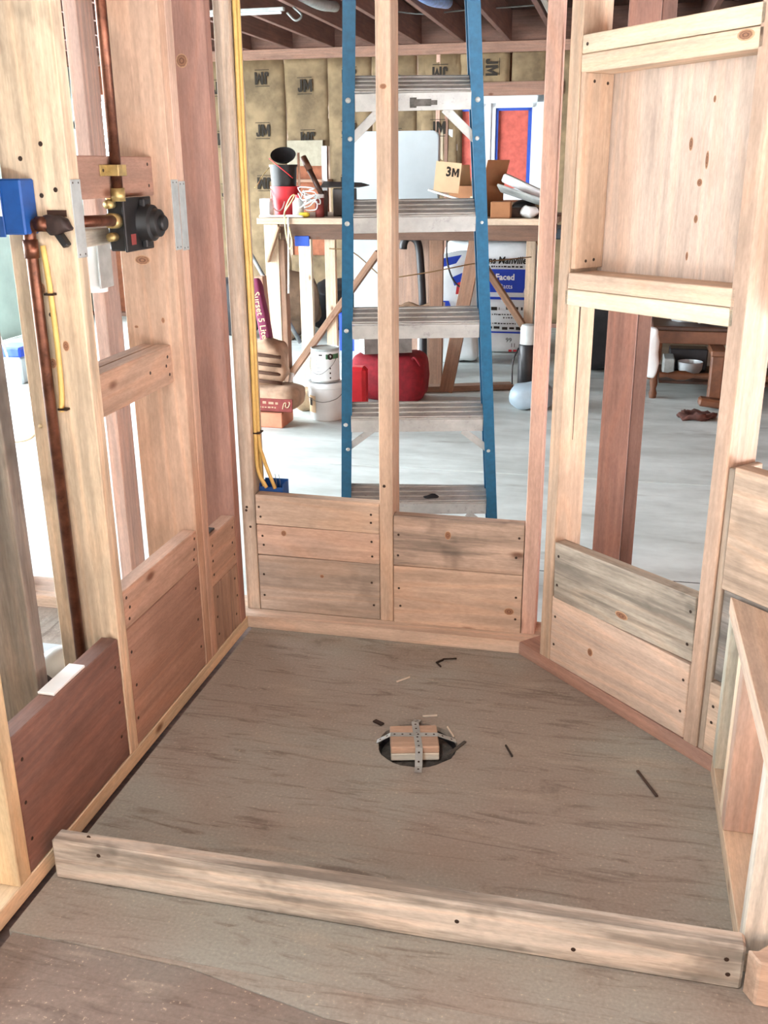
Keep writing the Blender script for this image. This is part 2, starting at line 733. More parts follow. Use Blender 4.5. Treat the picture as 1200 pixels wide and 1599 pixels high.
DRAIN = Vector((.612, -.508, 0))
sheet_with_hole('plywood_sheet', .012, 1.62, -1.252, .16, DRAIN.x, DRAIN.y, .094)
prism('plywood_sheet', floor, [(.02, -3.6), (2.6, -3.6), (2.6, -1.40), (.62, -1.3135), (.36, -1.2635), (.2, -1.258), (.02, -1.254)], -.020, -.002, PLYFLOOR2, bev=0)
prism('plywood_sheet', floor, [(.62, -1.312), (.36, -1.262), (.2, -1.2565), (.02, -1.2525), (2.6, -1.2525), (2.6, -1.394)], -.018, -.0002, PLYFLOOR, bev=0)
bx('plywood_sheet', floor, -2.2, -.16, -3.6, .0, -.018, 0, PLYFLOOR, bev=.001)
bx('floor_joist', floor, -2.2, 2.6, -3.6, .16, -.119, -.06, STAINED, BRN, bev=0)

# ---- garage slab, outside ground
slab = struct('floor_garage', ID, 'smooth pale grey concrete garage slab')
for (a, b, c, d) in ((-4.2, 4.4, .165, 2.08), (-4.2, 4.4, 2.09, 6.9), (-4.2, -2.21, -4.6, .16)):
    bx('slab_panel', slab, a, b, c, d, SLAB - .1, SLAB, SLABM, bev=.003)
# saw-cut joint running in from the right
bx('joint_filler', slab, .6, 4.4, .9, .905, SLAB, SLAB + .0006, INK, bev=0)
gr = bx('ground', None, -30, -4.2, -20, 24, SLAB - .2, SLAB - .05, GRAVEL, bev=0)
props(gr, 'pale driveway gravel outside the open garage door', None, None, 'structure')

# ---- far garage wall: studs, kraft-faced batts, window
FY = 6.7
wf = struct('wall_far', ID, 'insulated far wall of the garage')
bx('sheathing', wf, -3.0, 4.4, FY + .10, FY + .115, SLAB, 2.6, OSBB, bev=0)
bx('sheathing', wf, -4.4, -3.0, FY + .10, FY + .115, SLAB, .95, OSBB, bev=0)
bx('sheathing', wf, -4.4, -3.0, FY + .10, FY + .115, 1.95, 2.6, OSBB, bev=0)
bx('top_plate', wf, -4.2, 4.4, FY - .012, FY + .09, 2.20, 2.285, WOOD, BRN)
bx('bottom_plate', wf, -4.2, 4.4, FY, FY + .09, SLAB, SLAB + .038, WOOD, BRN)
bx('rim_board', wf, -4.2, 4.4, FY + .03, FY + .068, 2.29, 2.56, WOOD, (150, 100, 78))


def poly_M(w_, h_, k_):
    """outline of a heavy capital M, centred"""
    a, b = w_ / 2, h_ / 2
    return [(-a, -b), (-a, b), (-a + k_ * 1.1, b), (0, b - h_ * .50), (a - k_ * 1.1, b), (a, b), (a, -b), (a - k_, -b), (a - k_, b - h_ * .42), (.0, -b + h_ * .05), (-a + k_, b - h_ * .42), (-a + k_, -b)]


def poly_J(w_, h_, k_):
    a, b = w_ / 2, h_ / 2
    return [(a - k_, b), (a, b), (a, -b + k_ * .6), (a - k_ * .6, -b), (-a + k_ * .5, -b), (-a, -b + k_ * .6), (-a, -b + h_ * .34), (-a + k_ * .8, -b + h_ * .34), (-a + k_ * .8, -b + k_), (a - k_, -b + k_)]


def jm(parent, x, z, y, rot=0.0):
    M = T(x, y, z) @ FACE_CAM @ RZ(rot)
    prism('logo_letter', parent, poly_J(.042, .105, .020), -.0006, .0006, INK, None, M @ T(-.042, 0, 0), 0)
    prism('logo_letter', parent, poly_M(.082, .105, .020), -.0006, .0006, INK, None, M @ T(.030, 0, 0), 0)
    for q in (-.068, .068):
        bx('logo_bar', parent, -.068, .068, q - .004, q + .001, -.0006, .0006, INK, None, M, 0)


def batt(x0, x1, z0, z1, seed):
    """kraft-faced batt, paper slightly quilted between the studs"""
    bm = bmesh.new()
    nx, nz = 10, 18
    g = []
    for j in range(nz + 1):
        row = []
        for i in range(nx + 1):
            u = i / nx; v = j / nz
            x = x0 + (x1 - x0) * u
            z = z0 + (z1 - z0) * v
            d = .022 * (1 - (2 * u - 1) ** 4) + .014 * noise.noise((x * 4 + seed, z * 3.1, seed * .37)) + .006 * noise.noise((x * 13 + seed, z * 15, 2.0))
            row.append(bm.verts.new((x - (x0 + x1) / 2, FY + .03 - d - FY, z - (z0 + z1) / 2)))
        g.append(row)
    for j in range(nz):
        for i in range(nx):
            bm.faces.new((g[j][i], g[j][i + 1], g[j + 1][i + 1], g[j + 1][i]))
    back = [bm.verts.new((v.co.x, .085, v.co.z)) for v in (g[0][0], g[0][-1], g[-1][-1], g[-1][0])]
    bm.faces.new(back)
    bm.faces.new([v for v in g[0]][::-1] + [back[0], back[1]][::1])
    bm.faces.new([v for v in g[-1]] + [back[2], back[3]])
    bm.faces.new([r[0] for r in g] + [back[3], back[0]])
    bm.faces.new([r[-1] for r in g][::-1] + [back[1], back[2]])
    bmesh.ops.recalc_face_normals(bm, faces=bm.faces)
    return mesh_obj('insulation_batt', bm_mesh(bm), KRAFT, T((x0 + x1) / 2, FY, (z0 + z1) / 2), wf, smooth=True)


SP = .406
x = -2.86
k = 0
while x < -.72:
    bx('stud', wf, x - .019, x + .019, FY + .034, FY + .09, SLAB + .038, 2.20, WOOD, TAN)
    zlo = SLAB + .04
    if -2.5 < x < -1.7:
        b = batt(x + .002, x + SP - .002, 1.47 if x > -2.2 else zlo, 2.2, k)
        if x > -2.2:
            batt(x + .002, x + SP - .002, zlo, .5, k + .4)
    else:
        b = batt(x + .002, x + SP - .002, zlo, 2.2, k)
    for j, dz in enumerate((2.0, 1.56, 1.1)):
        if dz > (1.5 if -2.2 < x < -1.7 else 0):
            jm(wf, x + .2 + .02 * math.sin(k * 3 + j), dz + (.05 if k % 2 else -.02), FY - .003, math.pi if (j + k) % 2 else 0)
    x += SP
    k += 1
# narrow bays beside the window
for (a, b_) in ((-.80, -.66), (-.58, -.46)):
    batt(a, b_, SLAB + .04, 2.2, a * 9)
bx('stud', wf, -.655, -.618, FY, FY + .09, SLAB + .038, 2.20, WOOD, PINK)
bx('stud', wf, -.616, -.588, FY + .01, FY + .09, SLAB + .038, 2.20, WOOD, YEL)
bx('header', wf, -.56, .45, FY, FY + .09, 1.86, 1.97, WOOD, BRN)
bx('trimmer_stud', wf, .29, .328, FY, FY + .09, SLAB + .038, 1.86, WOOD, FIR)
bx('trimmer_stud', wf, .332, .37, FY, FY + .09, SLAB + .038, 2.2, WOOD, FIR)
bx('trimmer_stud', wf, -.575, -.545, FY, FY + .09, SLAB + .038, 1.86, WOOD, BRN)
for (a, b_, s_) in ((-.45, -.02, 4), (.0, .30, 9)):
    batt(a, b_, 1.97, 2.2, s_)
jm(wf, -.17, 2.09, FY - .005, -HP)
for i in range(5):
    batt(.39 + i * SP, .39 + i * SP + .37, SLAB + .04, 2.2, 20 + i)
batt(-.54, .28, SLAB + .04, .98, 31)

# the window: vinyl slider with red sheathing board fixed outside and blue tape on the glass edges
win = struct('window_1', ID, 'white vinyl window masked with blue tape, red board behind the glass')
wy = FY + .012
for (a, b_, c, d) in ((-.545, -.50, 1.0, 1.86), (.225, .29, 1.0, 1.86), (-.545, .29, 1.80, 1.86), (-.545, .29, 1.0, 1.06), (-.215, -.165, 1.06, 1.80)):
    bx('window_frame', win, a, b_, wy, wy + .07, c, d, VINYL, bev=.004)
for (a, b_) in ((-.5, -.215), (-.165, .225)):
    s = .038
    for (p, q, c, d) in ((a, a + s, 1.06, 1.8), (b_ - s, b_, 1.06, 1.8), (a, b_, 1.80 - s, 1.80), (a, b_, 1.06, 1.06 + s)):
        bx('sash', win, p, q, wy + .012, wy + .045, c, d, VINYL, bev=.003)
    t_ = .022
    for (p, q, c, d) in ((a + s, a + s + t_, 1.06 + s, 1.8 - s), (b_ - s - t_ * 1.5, b_ - s, 1.06 + s, 1.8 - s), (a + s, b_ - s, 1.8 - s - t_, 1.8 - s)):
        bx('masking_tape', win, p, q, wy + .026, wy + .0275, c, d, BLUETAPE, bev=0)
    bx('sheathing_panel', win, a, b_, wy + .055, wy + .065, 1.06, 1.8, OSB, bev=0)

# exposed brown sheathing under the short batt with paper scraps
bx('sheathing_patch', wf, -2.03, -1.68, FY + .05, FY + .06, .5, 1.47, OSBB, (0, 0, 0), bev=0)

# ---- side and rear walls of the building
wgl = struct('wall_garage_left', ID, 'grey-green board wall beside the open garage door')
bx('wall_board', wgl, -4.32, -4.2, DOOR_Y1, 6.9, SLAB, 2.6, MINT, bev=0)
bx('wall_board', wgl, -4.32, -4.2, -4.7, DOOR_Y0, SLAB, 2.6, MINT, bev=0)
bx('door_header', wgl, -4.32, -4.2, DOOR_Y0, DOOR_Y1, DOOR_Z, 2.6, WOOD, BRN, bev=0)
wgr = struct('wall_garage_right', ID, 'bare right wall of the garage')
bx('wall_board', wgr, 4.4, 4.5, -4.7, 6.9, SLAB, 2.6, OSBB, bev=0)
wr = struct('wall_rear', ID, 'unfinished room wall with a small unseen opening added to light the shower')  # its opening is added for light and never in frame
bx('wall_board', wr, -4.2, .25, -4.7, -4.6, SLAB, 2.6, PLYFACE, TAN, bev=0)
bx('wall_board', wr, .95, 4.4, -4.7, -4.6, SLAB, 2.6, PLYFACE, TAN, bev=0)
bx('wall_board', wr, .25, .95, -4.7, -4.6, SLAB, 1.15, PLYFACE, TAN, bev=0)
bx('wall_board', wr, .25, .95, -4.7, -4.6, 1.75, 2.6, PLYFACE, TAN, bev=0)

# ---- ceiling: joists running away from the camera, subfloor boards above
ceil = struct('ceiling', ID, 'exposed dark wooden ceiling joists under a plywood deck')
x = .36 - 11 * .39
while x < 4.3:
    bx('joist', ceil, x - .019, x + .019, -4.5, FY + .03, 2.285, 2.52, WOOD, (142, 92, 74), bev=.002)
    x += .39
bx('deck_board', ceil, -4.2, 4.4, -4.6, 6.9, 2.525, 2.55, STAINED, (120, 80, 66), bev=0)
bx('joist', ceil, .40, .438, 1.2, FY + .03, 2.285, 2.5, WOOD, (190, 176, 160))

# ---- shower: back wall
wb = struct('wall_shower_back', ID, 'open stud wall at the back of the shower with blocking boards below')
o = prism('bottom_plate', wb, [(-1.7, 0), (W, 0), (W + .063, .063), (W + .063, .14), (-1.7, .14)], 0, .038, WOOD, (226, 186, 148))
STUDZ = 2.24
sL = bx('stud', wb, -.02, .021, .05, .139, .038, STUDZ, STAINED, (206, 176, 142))
nails(sL, [(-.004, .0497, .36), (-.006, .0497, .35), (.004, .0497, .30)], (0, -1, 0))
sM = bx('stud', wb, .391, .429, .05, .139, .038, STUDZ, WOOD, (218, 176, 134))
nails(sM, [(.405, .0497, .45)], (0, -1, 0), .005)
sE = bx('stud', wb, .799, .837, .05, .139, .038, STUDZ, WOOD, PINK)
for xx in (-.426, -.832, -1.238):
    bx('stud', wb, xx, xx + .038, .05, .139, .038, STUDZ, WOOD, (236, 190, 166))
bx('top_plate', wb, -1.7, .85, .05, .139, STUDZ, 2.284, WOOD, BRN)
BB = []
for (x0, x1, z0, z1, m_, c_, tl) in (
        (.0225, .3895, .039, .213, STAINED, (200, 168, 138), 0), (.0225, .3895, .2145, .3065, WOOD, (214, 170, 136), -.006),
        (.0225, .3895, .308, .398, WOOD, (218, 180, 142), -.010), (.4305, .797, .037, .214, WOOD, (212, 170, 132), 0), (.4305, .797, .2155, .365, WEATHERED, (204, 166, 134), -.004)):
    b = bx('blocking_board', wb, x0, x1, .0505, .0885, z0, z1, m_, c_, tilt=RY(-tl))
    BB.append(b)
    rr = random.Random(int(x0 * 900 + z0 * 700))
    for xe in (x0 + .016, x1 - .018):
        for q in (.28, .68):
            nails(b, [(xe + rr.uniform(-.006, .006), .0500, z0 + (z1 - z0) * (q + rr.uniform(-.08, .08)))], (0, -1, 0), .0036)

# ---- shower: left wall (2x6 plumbing wall)
wl = struct('wall_shower_left', ID, 'open plumbing wall of wide studs along the shower')
bx('bottom_plate', wl, -.14, 0, -2.4, -.001, 0, .038, WOOD, (232, 200, 142))
nearS = bx('stud', wl, -.14, 0, -1.189, -1.151, .038, STUDZ, WOOD, (228, 194, 126))
wst = bx('stud', wl, -.161, -.072, -.95, -.912, .038, STUDZ, WEATHERED, (150, 138, 122))
sA = bx('stud', wl, -.14, 0, -.747, -.709, .038, STUDZ, STAINED, (226, 192, 142))
sB = bx('stud', wl, -.14, 0, -.311, -.2735, .038, STUDZ, WOOD, (208, 158, 116))
sB2 = bx('stud', wl, -.14, 0, -.272, -.2345, .038, STUDZ, WOOD, (214, 164, 128))
sC = bx('stud', wl, -.14, 0, -.053, -.015, .038, STUDZ, WOOD, (182, 122, 96))
bx('top_plate', wl, -.14, 0, -2.4, .05, STUDZ, 2.284, WOOD, BRN)
for (y0, y1, z0, z1, m_, c_) in ((-1.149, -.749, .040, .331, WOOD, (146, 98, 80)), (-.7075, -.3125, .040, .329, WOOD, (190, 138, 106)), (-.7075, -.3125, .3305, .4205, WOOD, (208, 158, 122)),
                                 (-.233, -.0545, .040, .227, STAINED, (190, 146, 112)), (-.233, -.0545, .2285, .370, WOOD, (204, 154, 118))):
    b = bx('blocking_board', wl, -.040, -.0015, y0, y1, z0, z1, m_, c_)
    for ye in (y0 + .02, y1 - .02):
        for q in (.22, .5, .8):
            nails(b, [(-.0012, ye + random.uniform(-.008, .008), z0 + (z1 - z0) * q)], (1, 0, 0), .0042)
for (x0, x1) in ((-.0675, -.030), (-.1065, -.069)):
    b = bx('blocking', wl, x0, x1, -.708, -.312, .797, .888, STAINED if x0 < -.1 else WOOD, (206, 158, 118), tilt=RX(.012))
    if x0 > -.1:
        nails(b, [(-.0298, -.335, .865), (-.0298, -.345, .845), (-.0298, -.33, .822), (-.0298, -.43, .845)], (1, 0, 0), .0045)
b = bx('blocking', wl, -.079, -.041, -.708, -.312, 1.229, 1.311, WOOD, (178, 124, 92))
nails(b, [(-.0408, -.335, 1.295), (-.0408, -.335, 1.25)], (1, 0, 0))
bx('blocking', wl, -.139, -.10, -.708, -.312, 1.13, 1.165, STAINED, (206, 190, 160))
nails(sA, [(-.05, -.7475, 1.33), (-.03, -.7475, 1.25), (-.06, -.7475, 1.24), (-.095, -.7475, 1.305), (-.07, -.7475, 1.02)], (0, -1, 0), .0048)


def nail_plate(y0, y1, z0, z1):
    b = bx('nail_plate', wl, .0004, .0022, y0, y1, z0, z1, GALV, bev=.0005)
    for yy in (y0 + .008, y1 - .008):
        for zz in (z1 - .006, z0 + .006):
            nail(b, (.0022, yy, zz), (1, 0, 0), .0022)
    return b


p = nail_plate(-.747, -.711, 1.127, 1.268)
nail_plate(-.310, -.2755, 1.108, 1.262)
nail_plate(-.270, -.2365, 1.104, 1.258)
# a scrap of dark flashing on the short board
bx('metal_scrap', wl, -.03, -.012, -.22, -.17, .3705, .376, SAWH, bev=.001)

# ---- shower: diagonal wall, local x runs along the wall, local y outward
DF = T(W, 0, 0) @ RZ(-math.pi / 4)
wdg = struct('wall_shower_diagonal', DF, 'diagonal stud wall with a plywood-backed recess and blocking boards')


def dx_(name, a, b, c, d, z0, z1, m_=WOOD, col=None, **k_):
    return bx(name, wdg, a, b, c, d, z0, z1, m_, col, DF, **k_)


prism('bottom_plate', wdg, [(.001, 0), (.676, 0), (.676, .089), (.001, .089)], 0, .038, WOOD, (196, 138, 108), DF)
sW = dx_('stud', .086, .124, 0, .089, .038, STUDZ, WOOD, (206, 166, 124))
sR = dx_('stud', .5885, .6265, 0, .089, .038, STUDZ, WOOD, (206, 164, 128))
# long drying crack in the side of the first stud, cut as a dark sliver
prism('drying_crack', sW, [(0, -.0022), (.34, -.0006), (.34, .0006), (0, .0022)], -.0004, .0004, NAILM, None, DF @ T(.1243, .040, .98) @ RY(HP) @ RZ(0), 0)
b1 = dx_('blocking_board', .1255, .587, .001, .039, .228, .383, WEATHERED, (196, 178, 150), tilt=RY(-.038))
b2 = dx_('blocking_board', .1255, .587, .0005, .0385, .040, .226, WOOD, (222, 184, 150), tilt=RY(-.008))
for b, zz in ((b1, .30), (b2, .13)):
    for q in (-.04, .04):
        nails(b, [(.14, .0002, zz + q), (.572, .0002, zz + q + .015)], (0, -1, 0), .004, DF)
dx_('header', .1255, .600, 0, .0885, 1.480, 1.517, WOOD, (232, 192, 146), tilt=RY(-.014))
h2 = dx_('header', .1255, .600, 0, .0885, 1.5185, 1.556, WOOD, (238, 206, 160), tilt=RY(-.016))
nails(h2, [(.142, -.0004, 1.533)], (0, -1, 0), .004, DF)
dx_('sill', .112, .600, 0, .0885, .978, 1.0145, WOOD, (244, 222, 176), tilt=RY(-.016))
dx_('sill', .114, .600, 0, .0885, 1.016, 1.053, WOOD, (230, 188, 146), tilt=RY(-.016))
j = dx_('jamb_board', .125, .139, .001, .089, 1.058, 1.478, WOOD, (216, 170, 126))
nails(j, [(.1392, .03, 1.46), (.1392, .07, 1.457), (.1392, .035, 1.075), (.1392, .06, 1.077)], (1, 0, 0), .004, DF)
dx_('back_panel', .02, .80, .0905, .1025, .98, 1.545, PLYFACE, (228, 196, 168), axis='z')
# the bays past the second stud
ba = dx_('blocking_board', .645, .95, .0005, .0385, .437, .706, STAINED, (206, 170, 132))
dx_('stud', .628, .644, .004, .09, .038, .70, STAINED, (190, 164, 134))
dx_('blocking_board', .645, .95, .010, .048, .219, .434, WEATHERED, (164, 154, 142))
b = dx_('blocking_board', .645, .95, .0005, .0385, .040, .214, WOOD, (222, 186, 148))
nails(b, [(.66, .0002, .16), (.66, .0002, .12)], (0, -1, 0), .004, DF)
dx_('top_plate', -.02, .95, 0, .089, STUDZ, 2.284, WOOD, BRN)
dx_('stud', .955, .993, 0, .089, .038, STUDZ, WOOD, TAN)

DN = (-math.sqrt(.5), -math.sqrt(.5), 0)
bp = [c for c in wdg.children if c.name.startswith('back_panel')][0]
for (t_, z_, a, b_) in ((.374, 1.326, .006, .016), (.420, 1.294, .005, .021), (.406, 1.250, .008, .009), (.405, 1.177, .006, .010), (.390, 1.100, .004, .011), (.53, 1.233, .014, .018), (.425, 1.41, .004, .008)):
    knot(bp, DF @ Vector((t_, .0905, z_)), DN, a, b_)
knot(b2, DF @ Vector((.275, .0002, .125)), DN, .010, .012)
knot(b1, DF @ Vector((.37, .0006, .265)), DN, .022, .010)
knot(sC, (-.065, -.0531, 1.531), (0, -1, 0), .017, .018)
knot(sM, (.410, .0499, 1.47), (0, -1, 0), .010, .007)
knot(sB, (-.085, -.3111, 1.085), (0, -1, 0), .022, .012)
knot(sB, (-.045, -.3111, .947), (0, -1, 0), .005, .008)
knot(sB, (-.115, -.3111, .93), (0, -1, 0), .006, .004)
for (a, z_, r1, r2) in ((-.087, 1.07, .014, .014), (-.078, .925, .009, .012), (-.045, .96, .008, .012), (-.100, .82, .010, .009)):
    knot(sA, (a, -.7471, z_), (0, -1, 0), r1, r2)
knot(BB[4], (.586, .0504, .318), (0, -1, 0), .010, .014)
knot(BB[3], (.763, .0504, .103), (0, -1, 0), .016, .012)
knot(BB[0], (.217, .0504, .162), (0, -1, 0), .007, .006)
knot(BB[1], (.105, .0504, .287), (0, -1, 0), .009, .010)
hk = [c for c in wdg.children if c.name.startswith('header')]
knot(hk[0], DF @ Vector((.56, -.0006, 1.508)), DN, .020, .010)

# ---- knee wall on the right of the shower
KX = W + DG
wk = struct('wall_knee', ID, 'low framed knee wall with a flat wooden cap')
prism('bottom_plate', wk, [(KX, -1.068), (KX + .056, -1.068), (KX + .089, -1.035), (KX + .089, -.57), (KX, -.48)], 0, .038, WOOD, (220, 186, 140))
prism('cap_board', wk, [(KX - .002, -1.10), (KX + .12, -1.10), (KX + .12, -.602), (KX - .002, -.480)], .394, .432, WOOD, (216, 180, 144))
prism('stud', wk, [(KX, -.482), (KX, -.520), (KX + .042, -.520)], .038, .394, STAINED, (206, 204, 176))
bx('stud', wk, KX, KX + .089, -.699, -.661, .038, .394, WOOD, (236, 206, 160))
bx('stud', wk, KX, KX + .089, -.738, -.700, .038, .394, WOOD, (206, 160, 128))
s3 = prism('stud', wk, [(KX, -1.03), (KX, -1.068), (KX + .056, -1.068), (KX + .089, -1.035), (KX + .089, -1.03)], .038, .394, STAINED, (226, 214, 190))

# ---- the far post pair behind the diagonal wall
wp = struct('wall_post', ID, 'reddish-brown post of two studs standing behind the diagonal wall')
bx('stud', wp, .977, 1.066, .65, .688, SLAB, 2.284, WOOD, (168, 108, 80))
bx('stud', wp, 1.068, 1.108, .665, .754, SLAB, 2.284, WOOD, (140, 92, 70))  # this stud's shade is put into its darker wood colour

# ---- curb across the shower entry: a 2x4 on edge, and the mitred return piece
cb = bx('shower_curb', None, .022, 1.2735, -1.112, -1.0735, .0005, .0895, WEATHERED, (208, 194, 172), bev=.005)
props(cb, 'weathered two-by-four curb on edge across the shower entry', 'curb')
nails(cb, [(1.0, -1.1124, .03), (.80, -1.1124, .05), (1.245, -1.1124, .06), (1.25, -1.1124, .03), (.12, -1.1124, .07), (.09, -1.090, .0897)], (0, -1, 0), .0045)
rt = prism('curb_return', None, [(1.2745, -1.112), (1.290, -1.112), (1.42, -.982), (1.447, -1.009), (1.316, -1.140), (1.290, -1.1395)], .0005, .0885, WOOD, (212, 172, 136), bev=.003)
props(rt, 'short angled board butting the right end of the curb', 'board')

# ================================================================== PLUMBING AND WIRING
R_P = .0115
# riser above the valve
o = tube('copper_riser_pipe', None, [(-.0285, -.508, 1.222), (-.0285, -.508, 2.0)], .0115, COPPER, 14)
props(o, 'brown copper riser pipe running up from the shower valve', 'pipe')
st = empty('pipe_strap', T(-.03, -.51, 1.283), 'brass strap clamping the riser pipe to the upper block', 'strap')
bx('strap_band', st, -.0168, -.0145, -.524, -.488, 1.272, 1.294, BRASS, bev=.001)
bx('strap_side', st, -.0405, -.0145, -.5265, -.524, 1.272, 1.294, BRASS, bev=.001)
sb_ = bx('strap_tab', st, -.0408, -.0385, -.555, -.524, 1.272, 1.294, BRASS, bev=.001)
nail(sb_, (-.0385, -.543, 1.283), (1, 0, 0), .004)
# supply: comes up from the floor, elbow, runs through stud A to the valve
sup = empty('copper_supply_pipe', T(-.083, -.768, .15), 'tarnished copper pipe rising beside the near stud and elbowing to the valve', 'pipe')
zt = 1.190
PX, PYY, RB = -.083, -.7665, .022
arc1 = [(PX + RB * (1 - math.cos(a)), PYY, zt - RB + RB * math.sin(a)) for a in (0, .4, .8, 1.2, HP)]
tube('pipe_riser', sup, [(PX, PYY, .10)] + arc1 + [(-.040, PYY, zt)], .0115, COPPER, 14)
tube('pipe_run', sup, [(-.030, -.700, zt), (-.034, -.56, zt - .004), (-.040, -.505, zt - .008)], .0115, COPPER, 14)
tube('elbow_collar', sup, [(PX, PYY, zt - .062), (PX, PYY, zt - .028)], .0140, COPPER, 14)
tube('elbow_collar', sup, [(-.064, PYY, zt), (-.044, PYY, zt)], .0140, COPPER, 14)
hg = empty('pipe_hanger', T(-.03, -.766, zt), 'dark burnt pipe clip where the supply pipe enters the stud', 'pipe clip')
pillow('clip_ring', hg, (.056, .030, .036), T(-.024, -.764, zt), plain('burnt_copper', (58, 44, 40), .6, .4, .3, 40), .7, .008, 40, (16, 10), 3)
bar('clip_tab', hg, (-.026, -.7635, zt - .014), (-.008, -.7635, zt - .040), .012, .018, BLACKP, None, (0, 1, 0))
bx('clip_scorch', hg, -.052, -.012, -.7486, -.7476, zt + .012, zt + .024, DARKW, bev=0)
# thermostat valve
va = empty('shower_valve', T(-.03, -.44, 1.17), 'black plastic shower valve with a round cap between the studs', 'valve')
bx('back_box', va, -.064, -.024, -.500, -.385, 1.120, 1.226, BLACKP, bev=.004)
bx('back_plate', va, -.026, -.020, -.505, -.376, 1.118, 1.229, BLACKP, bev=.002)
lathe('round_cap', va, [(0, .040), (.024, .040), (.029, .037), (.031, .026), (.038, .022), (.041, .008), (.043, 0), (0, 0)], T(-.02, -.415, 1.174) @ RY(HP), BLACKP, 24)
lathe('cap_knob', va, [(0, .010), (.014, .010), (.017, .007), (.017, 0), (0, 0)], T(.020, -.415, 1.174) @ RY(HP), BLACKP, 20)
for zz in (1.216, 1.132):
    bx('clamp_lug', va, -.02, -.008, -.435, -.405, zz - .009, zz + .009, BLACKP, bev=.002)
bx('warning_label', va, -.0198, -.0192, -.484, -.462, 1.132, 1.154, MAROON, bev=0)
tube('brass_inlet', va, [(-.040, -.530, zt - .006), (-.042, -.500, zt - .008)], .0155, BRASS, 16)
tube('brass_outlet', va, [(-.0285, -.508, 1.222), (-.0285, -.508, 1.248)], .0145, BRASS, 16)
tube('brass_port', va, [(-.048, -.524, 1.150), (-.048, -.500, 1.150)], .009, BRASS, 12)
tube('brass_port', va, [(-.048, -.524, 1.216), (-.048, -.500, 1.216)], .009, BRASS, 12)
lathe('brass_screw', va, [(0, .006), (.007, .006), (.007, 0), (0, 0)], T(-.048, -.512, 1.226), BRASS, 12)

# blue junction box on the near face of the first stud
jb = empty('junction_box', T(-.11, -.785, 1.17), 'blue plastic electrical box on the near plumbing stud', 'electrical box')
bx('box_body', jb, -.160, -.072, -.795, -.748, 1.172, 1.270, BLUEBOX, bev=.003)
bx('mounting_flange', jb, -.160, -.112, -.799, -.795, 1.168, 1.280, BLUEBOX, bev=.001)
bx('paper_label', jb, -.150, -.113, -.7998, -.7992, 1.205, 1.240, WHITEP, bev=0)
# yellow cable stapled beside the copper pipe
cab = empty('stud_cable', T(-.09, -.752, 1.16), 'short yellow cable stapled beside the copper supply pipe', 'cable')
tube('cable_sheath', cab, [(-.066, -.7535, 1.15), (-.062, -.7535, 1.08), (-.060, -.7535, .98), (-.062, -.7535, .88), (-.068, -.7535, .83)], .0055, YELLOWC, 8, 4)
for zz in (1.06, .835):
    bx('staple', cab, -.072, -.052, -.7605, -.7475, zz - .002, zz + .002, NAILM, bev=0)
# pale cable swinging off to the left
o = tube('loose_cable', None, [(-.115, -.76, .80), (-.16, -.70, .775), (-.26, -.60, .72), (-.42, -.5, .68)], .004, plain('cream_cable', (220, 200, 160), .5), 8, 4)
props(o, 'cream cable curving away to the left behind the copper pipe', 'cable')
# thin white upright stripe at the doubled studs
o = tube('white_stripe', None, [(-.006, -.2305, 1.115), (-.012, -.2285, .80), (-.012, -.2285, .385)], .0028, WHITEP, 8, 3)
props(o, 'thin white stripe standing against the doubled stud', 'tubing')
# white plastic cover hung in the stud bay
jg = empty('plastic_sleeve', T(-.16, -.385, 1.02), 'white plastic sleeve hanging in the bay below the valve', 'sleeve')
lathe('sleeve_body', jg, [(.020, .12), (.024, .10), (.024, 0), (.027, -.004), (.027, -.028), (0, -.028)], T(-.170, -.385, 1.048), WHITEP, 16)
bx('sleeve_bracket', jg, -.144, -.1395, -.415, -.355, 1.03, 1.164, GALV, bev=.001)
bx('sleeve_clip', jg, -.168, -.144, -.395, -.375, 1.12, 1.135, GALV, bev=.001)

# drain pipe elbow behind the dark board, white strip for the board's bright top
pe = empty('drain_elbow', T(-.2, -.72, .0), 'grey-white plastic drain elbow behind the dark blocking board', 'pipe')
pp = smooth_path([(-.205, -.84, .01), (-.205, -.825, .11), (-.205, -.78, .185), (-.20, -.71, .215), (-.195, -.64, .20), (-.19, -.585, .12), (-.19, -.575, .01)], 4)
tube('elbow', pe, pp, .036, PVCW, 18)
tube('rubber_band', pe, [pp[9] , pp[10]], .0378, ABS, 18)
wt = bx('white_top_strip', None, -.0395, -.004, -1.0, -.882, .3315, .337, WHITEP, bev=.001)  # added white strip stands in for the board's bright top face
props(wt, 'white strip standing in for the bright top of the dark blocking board', 'strip')
nb = bx('sheet_offcut', None, -.62, -.25, -.55, -.24, .0005, .012, WHITEPANEL)
props(nb, 'white sheet offcut lying on the floor behind the left wall', 'board')

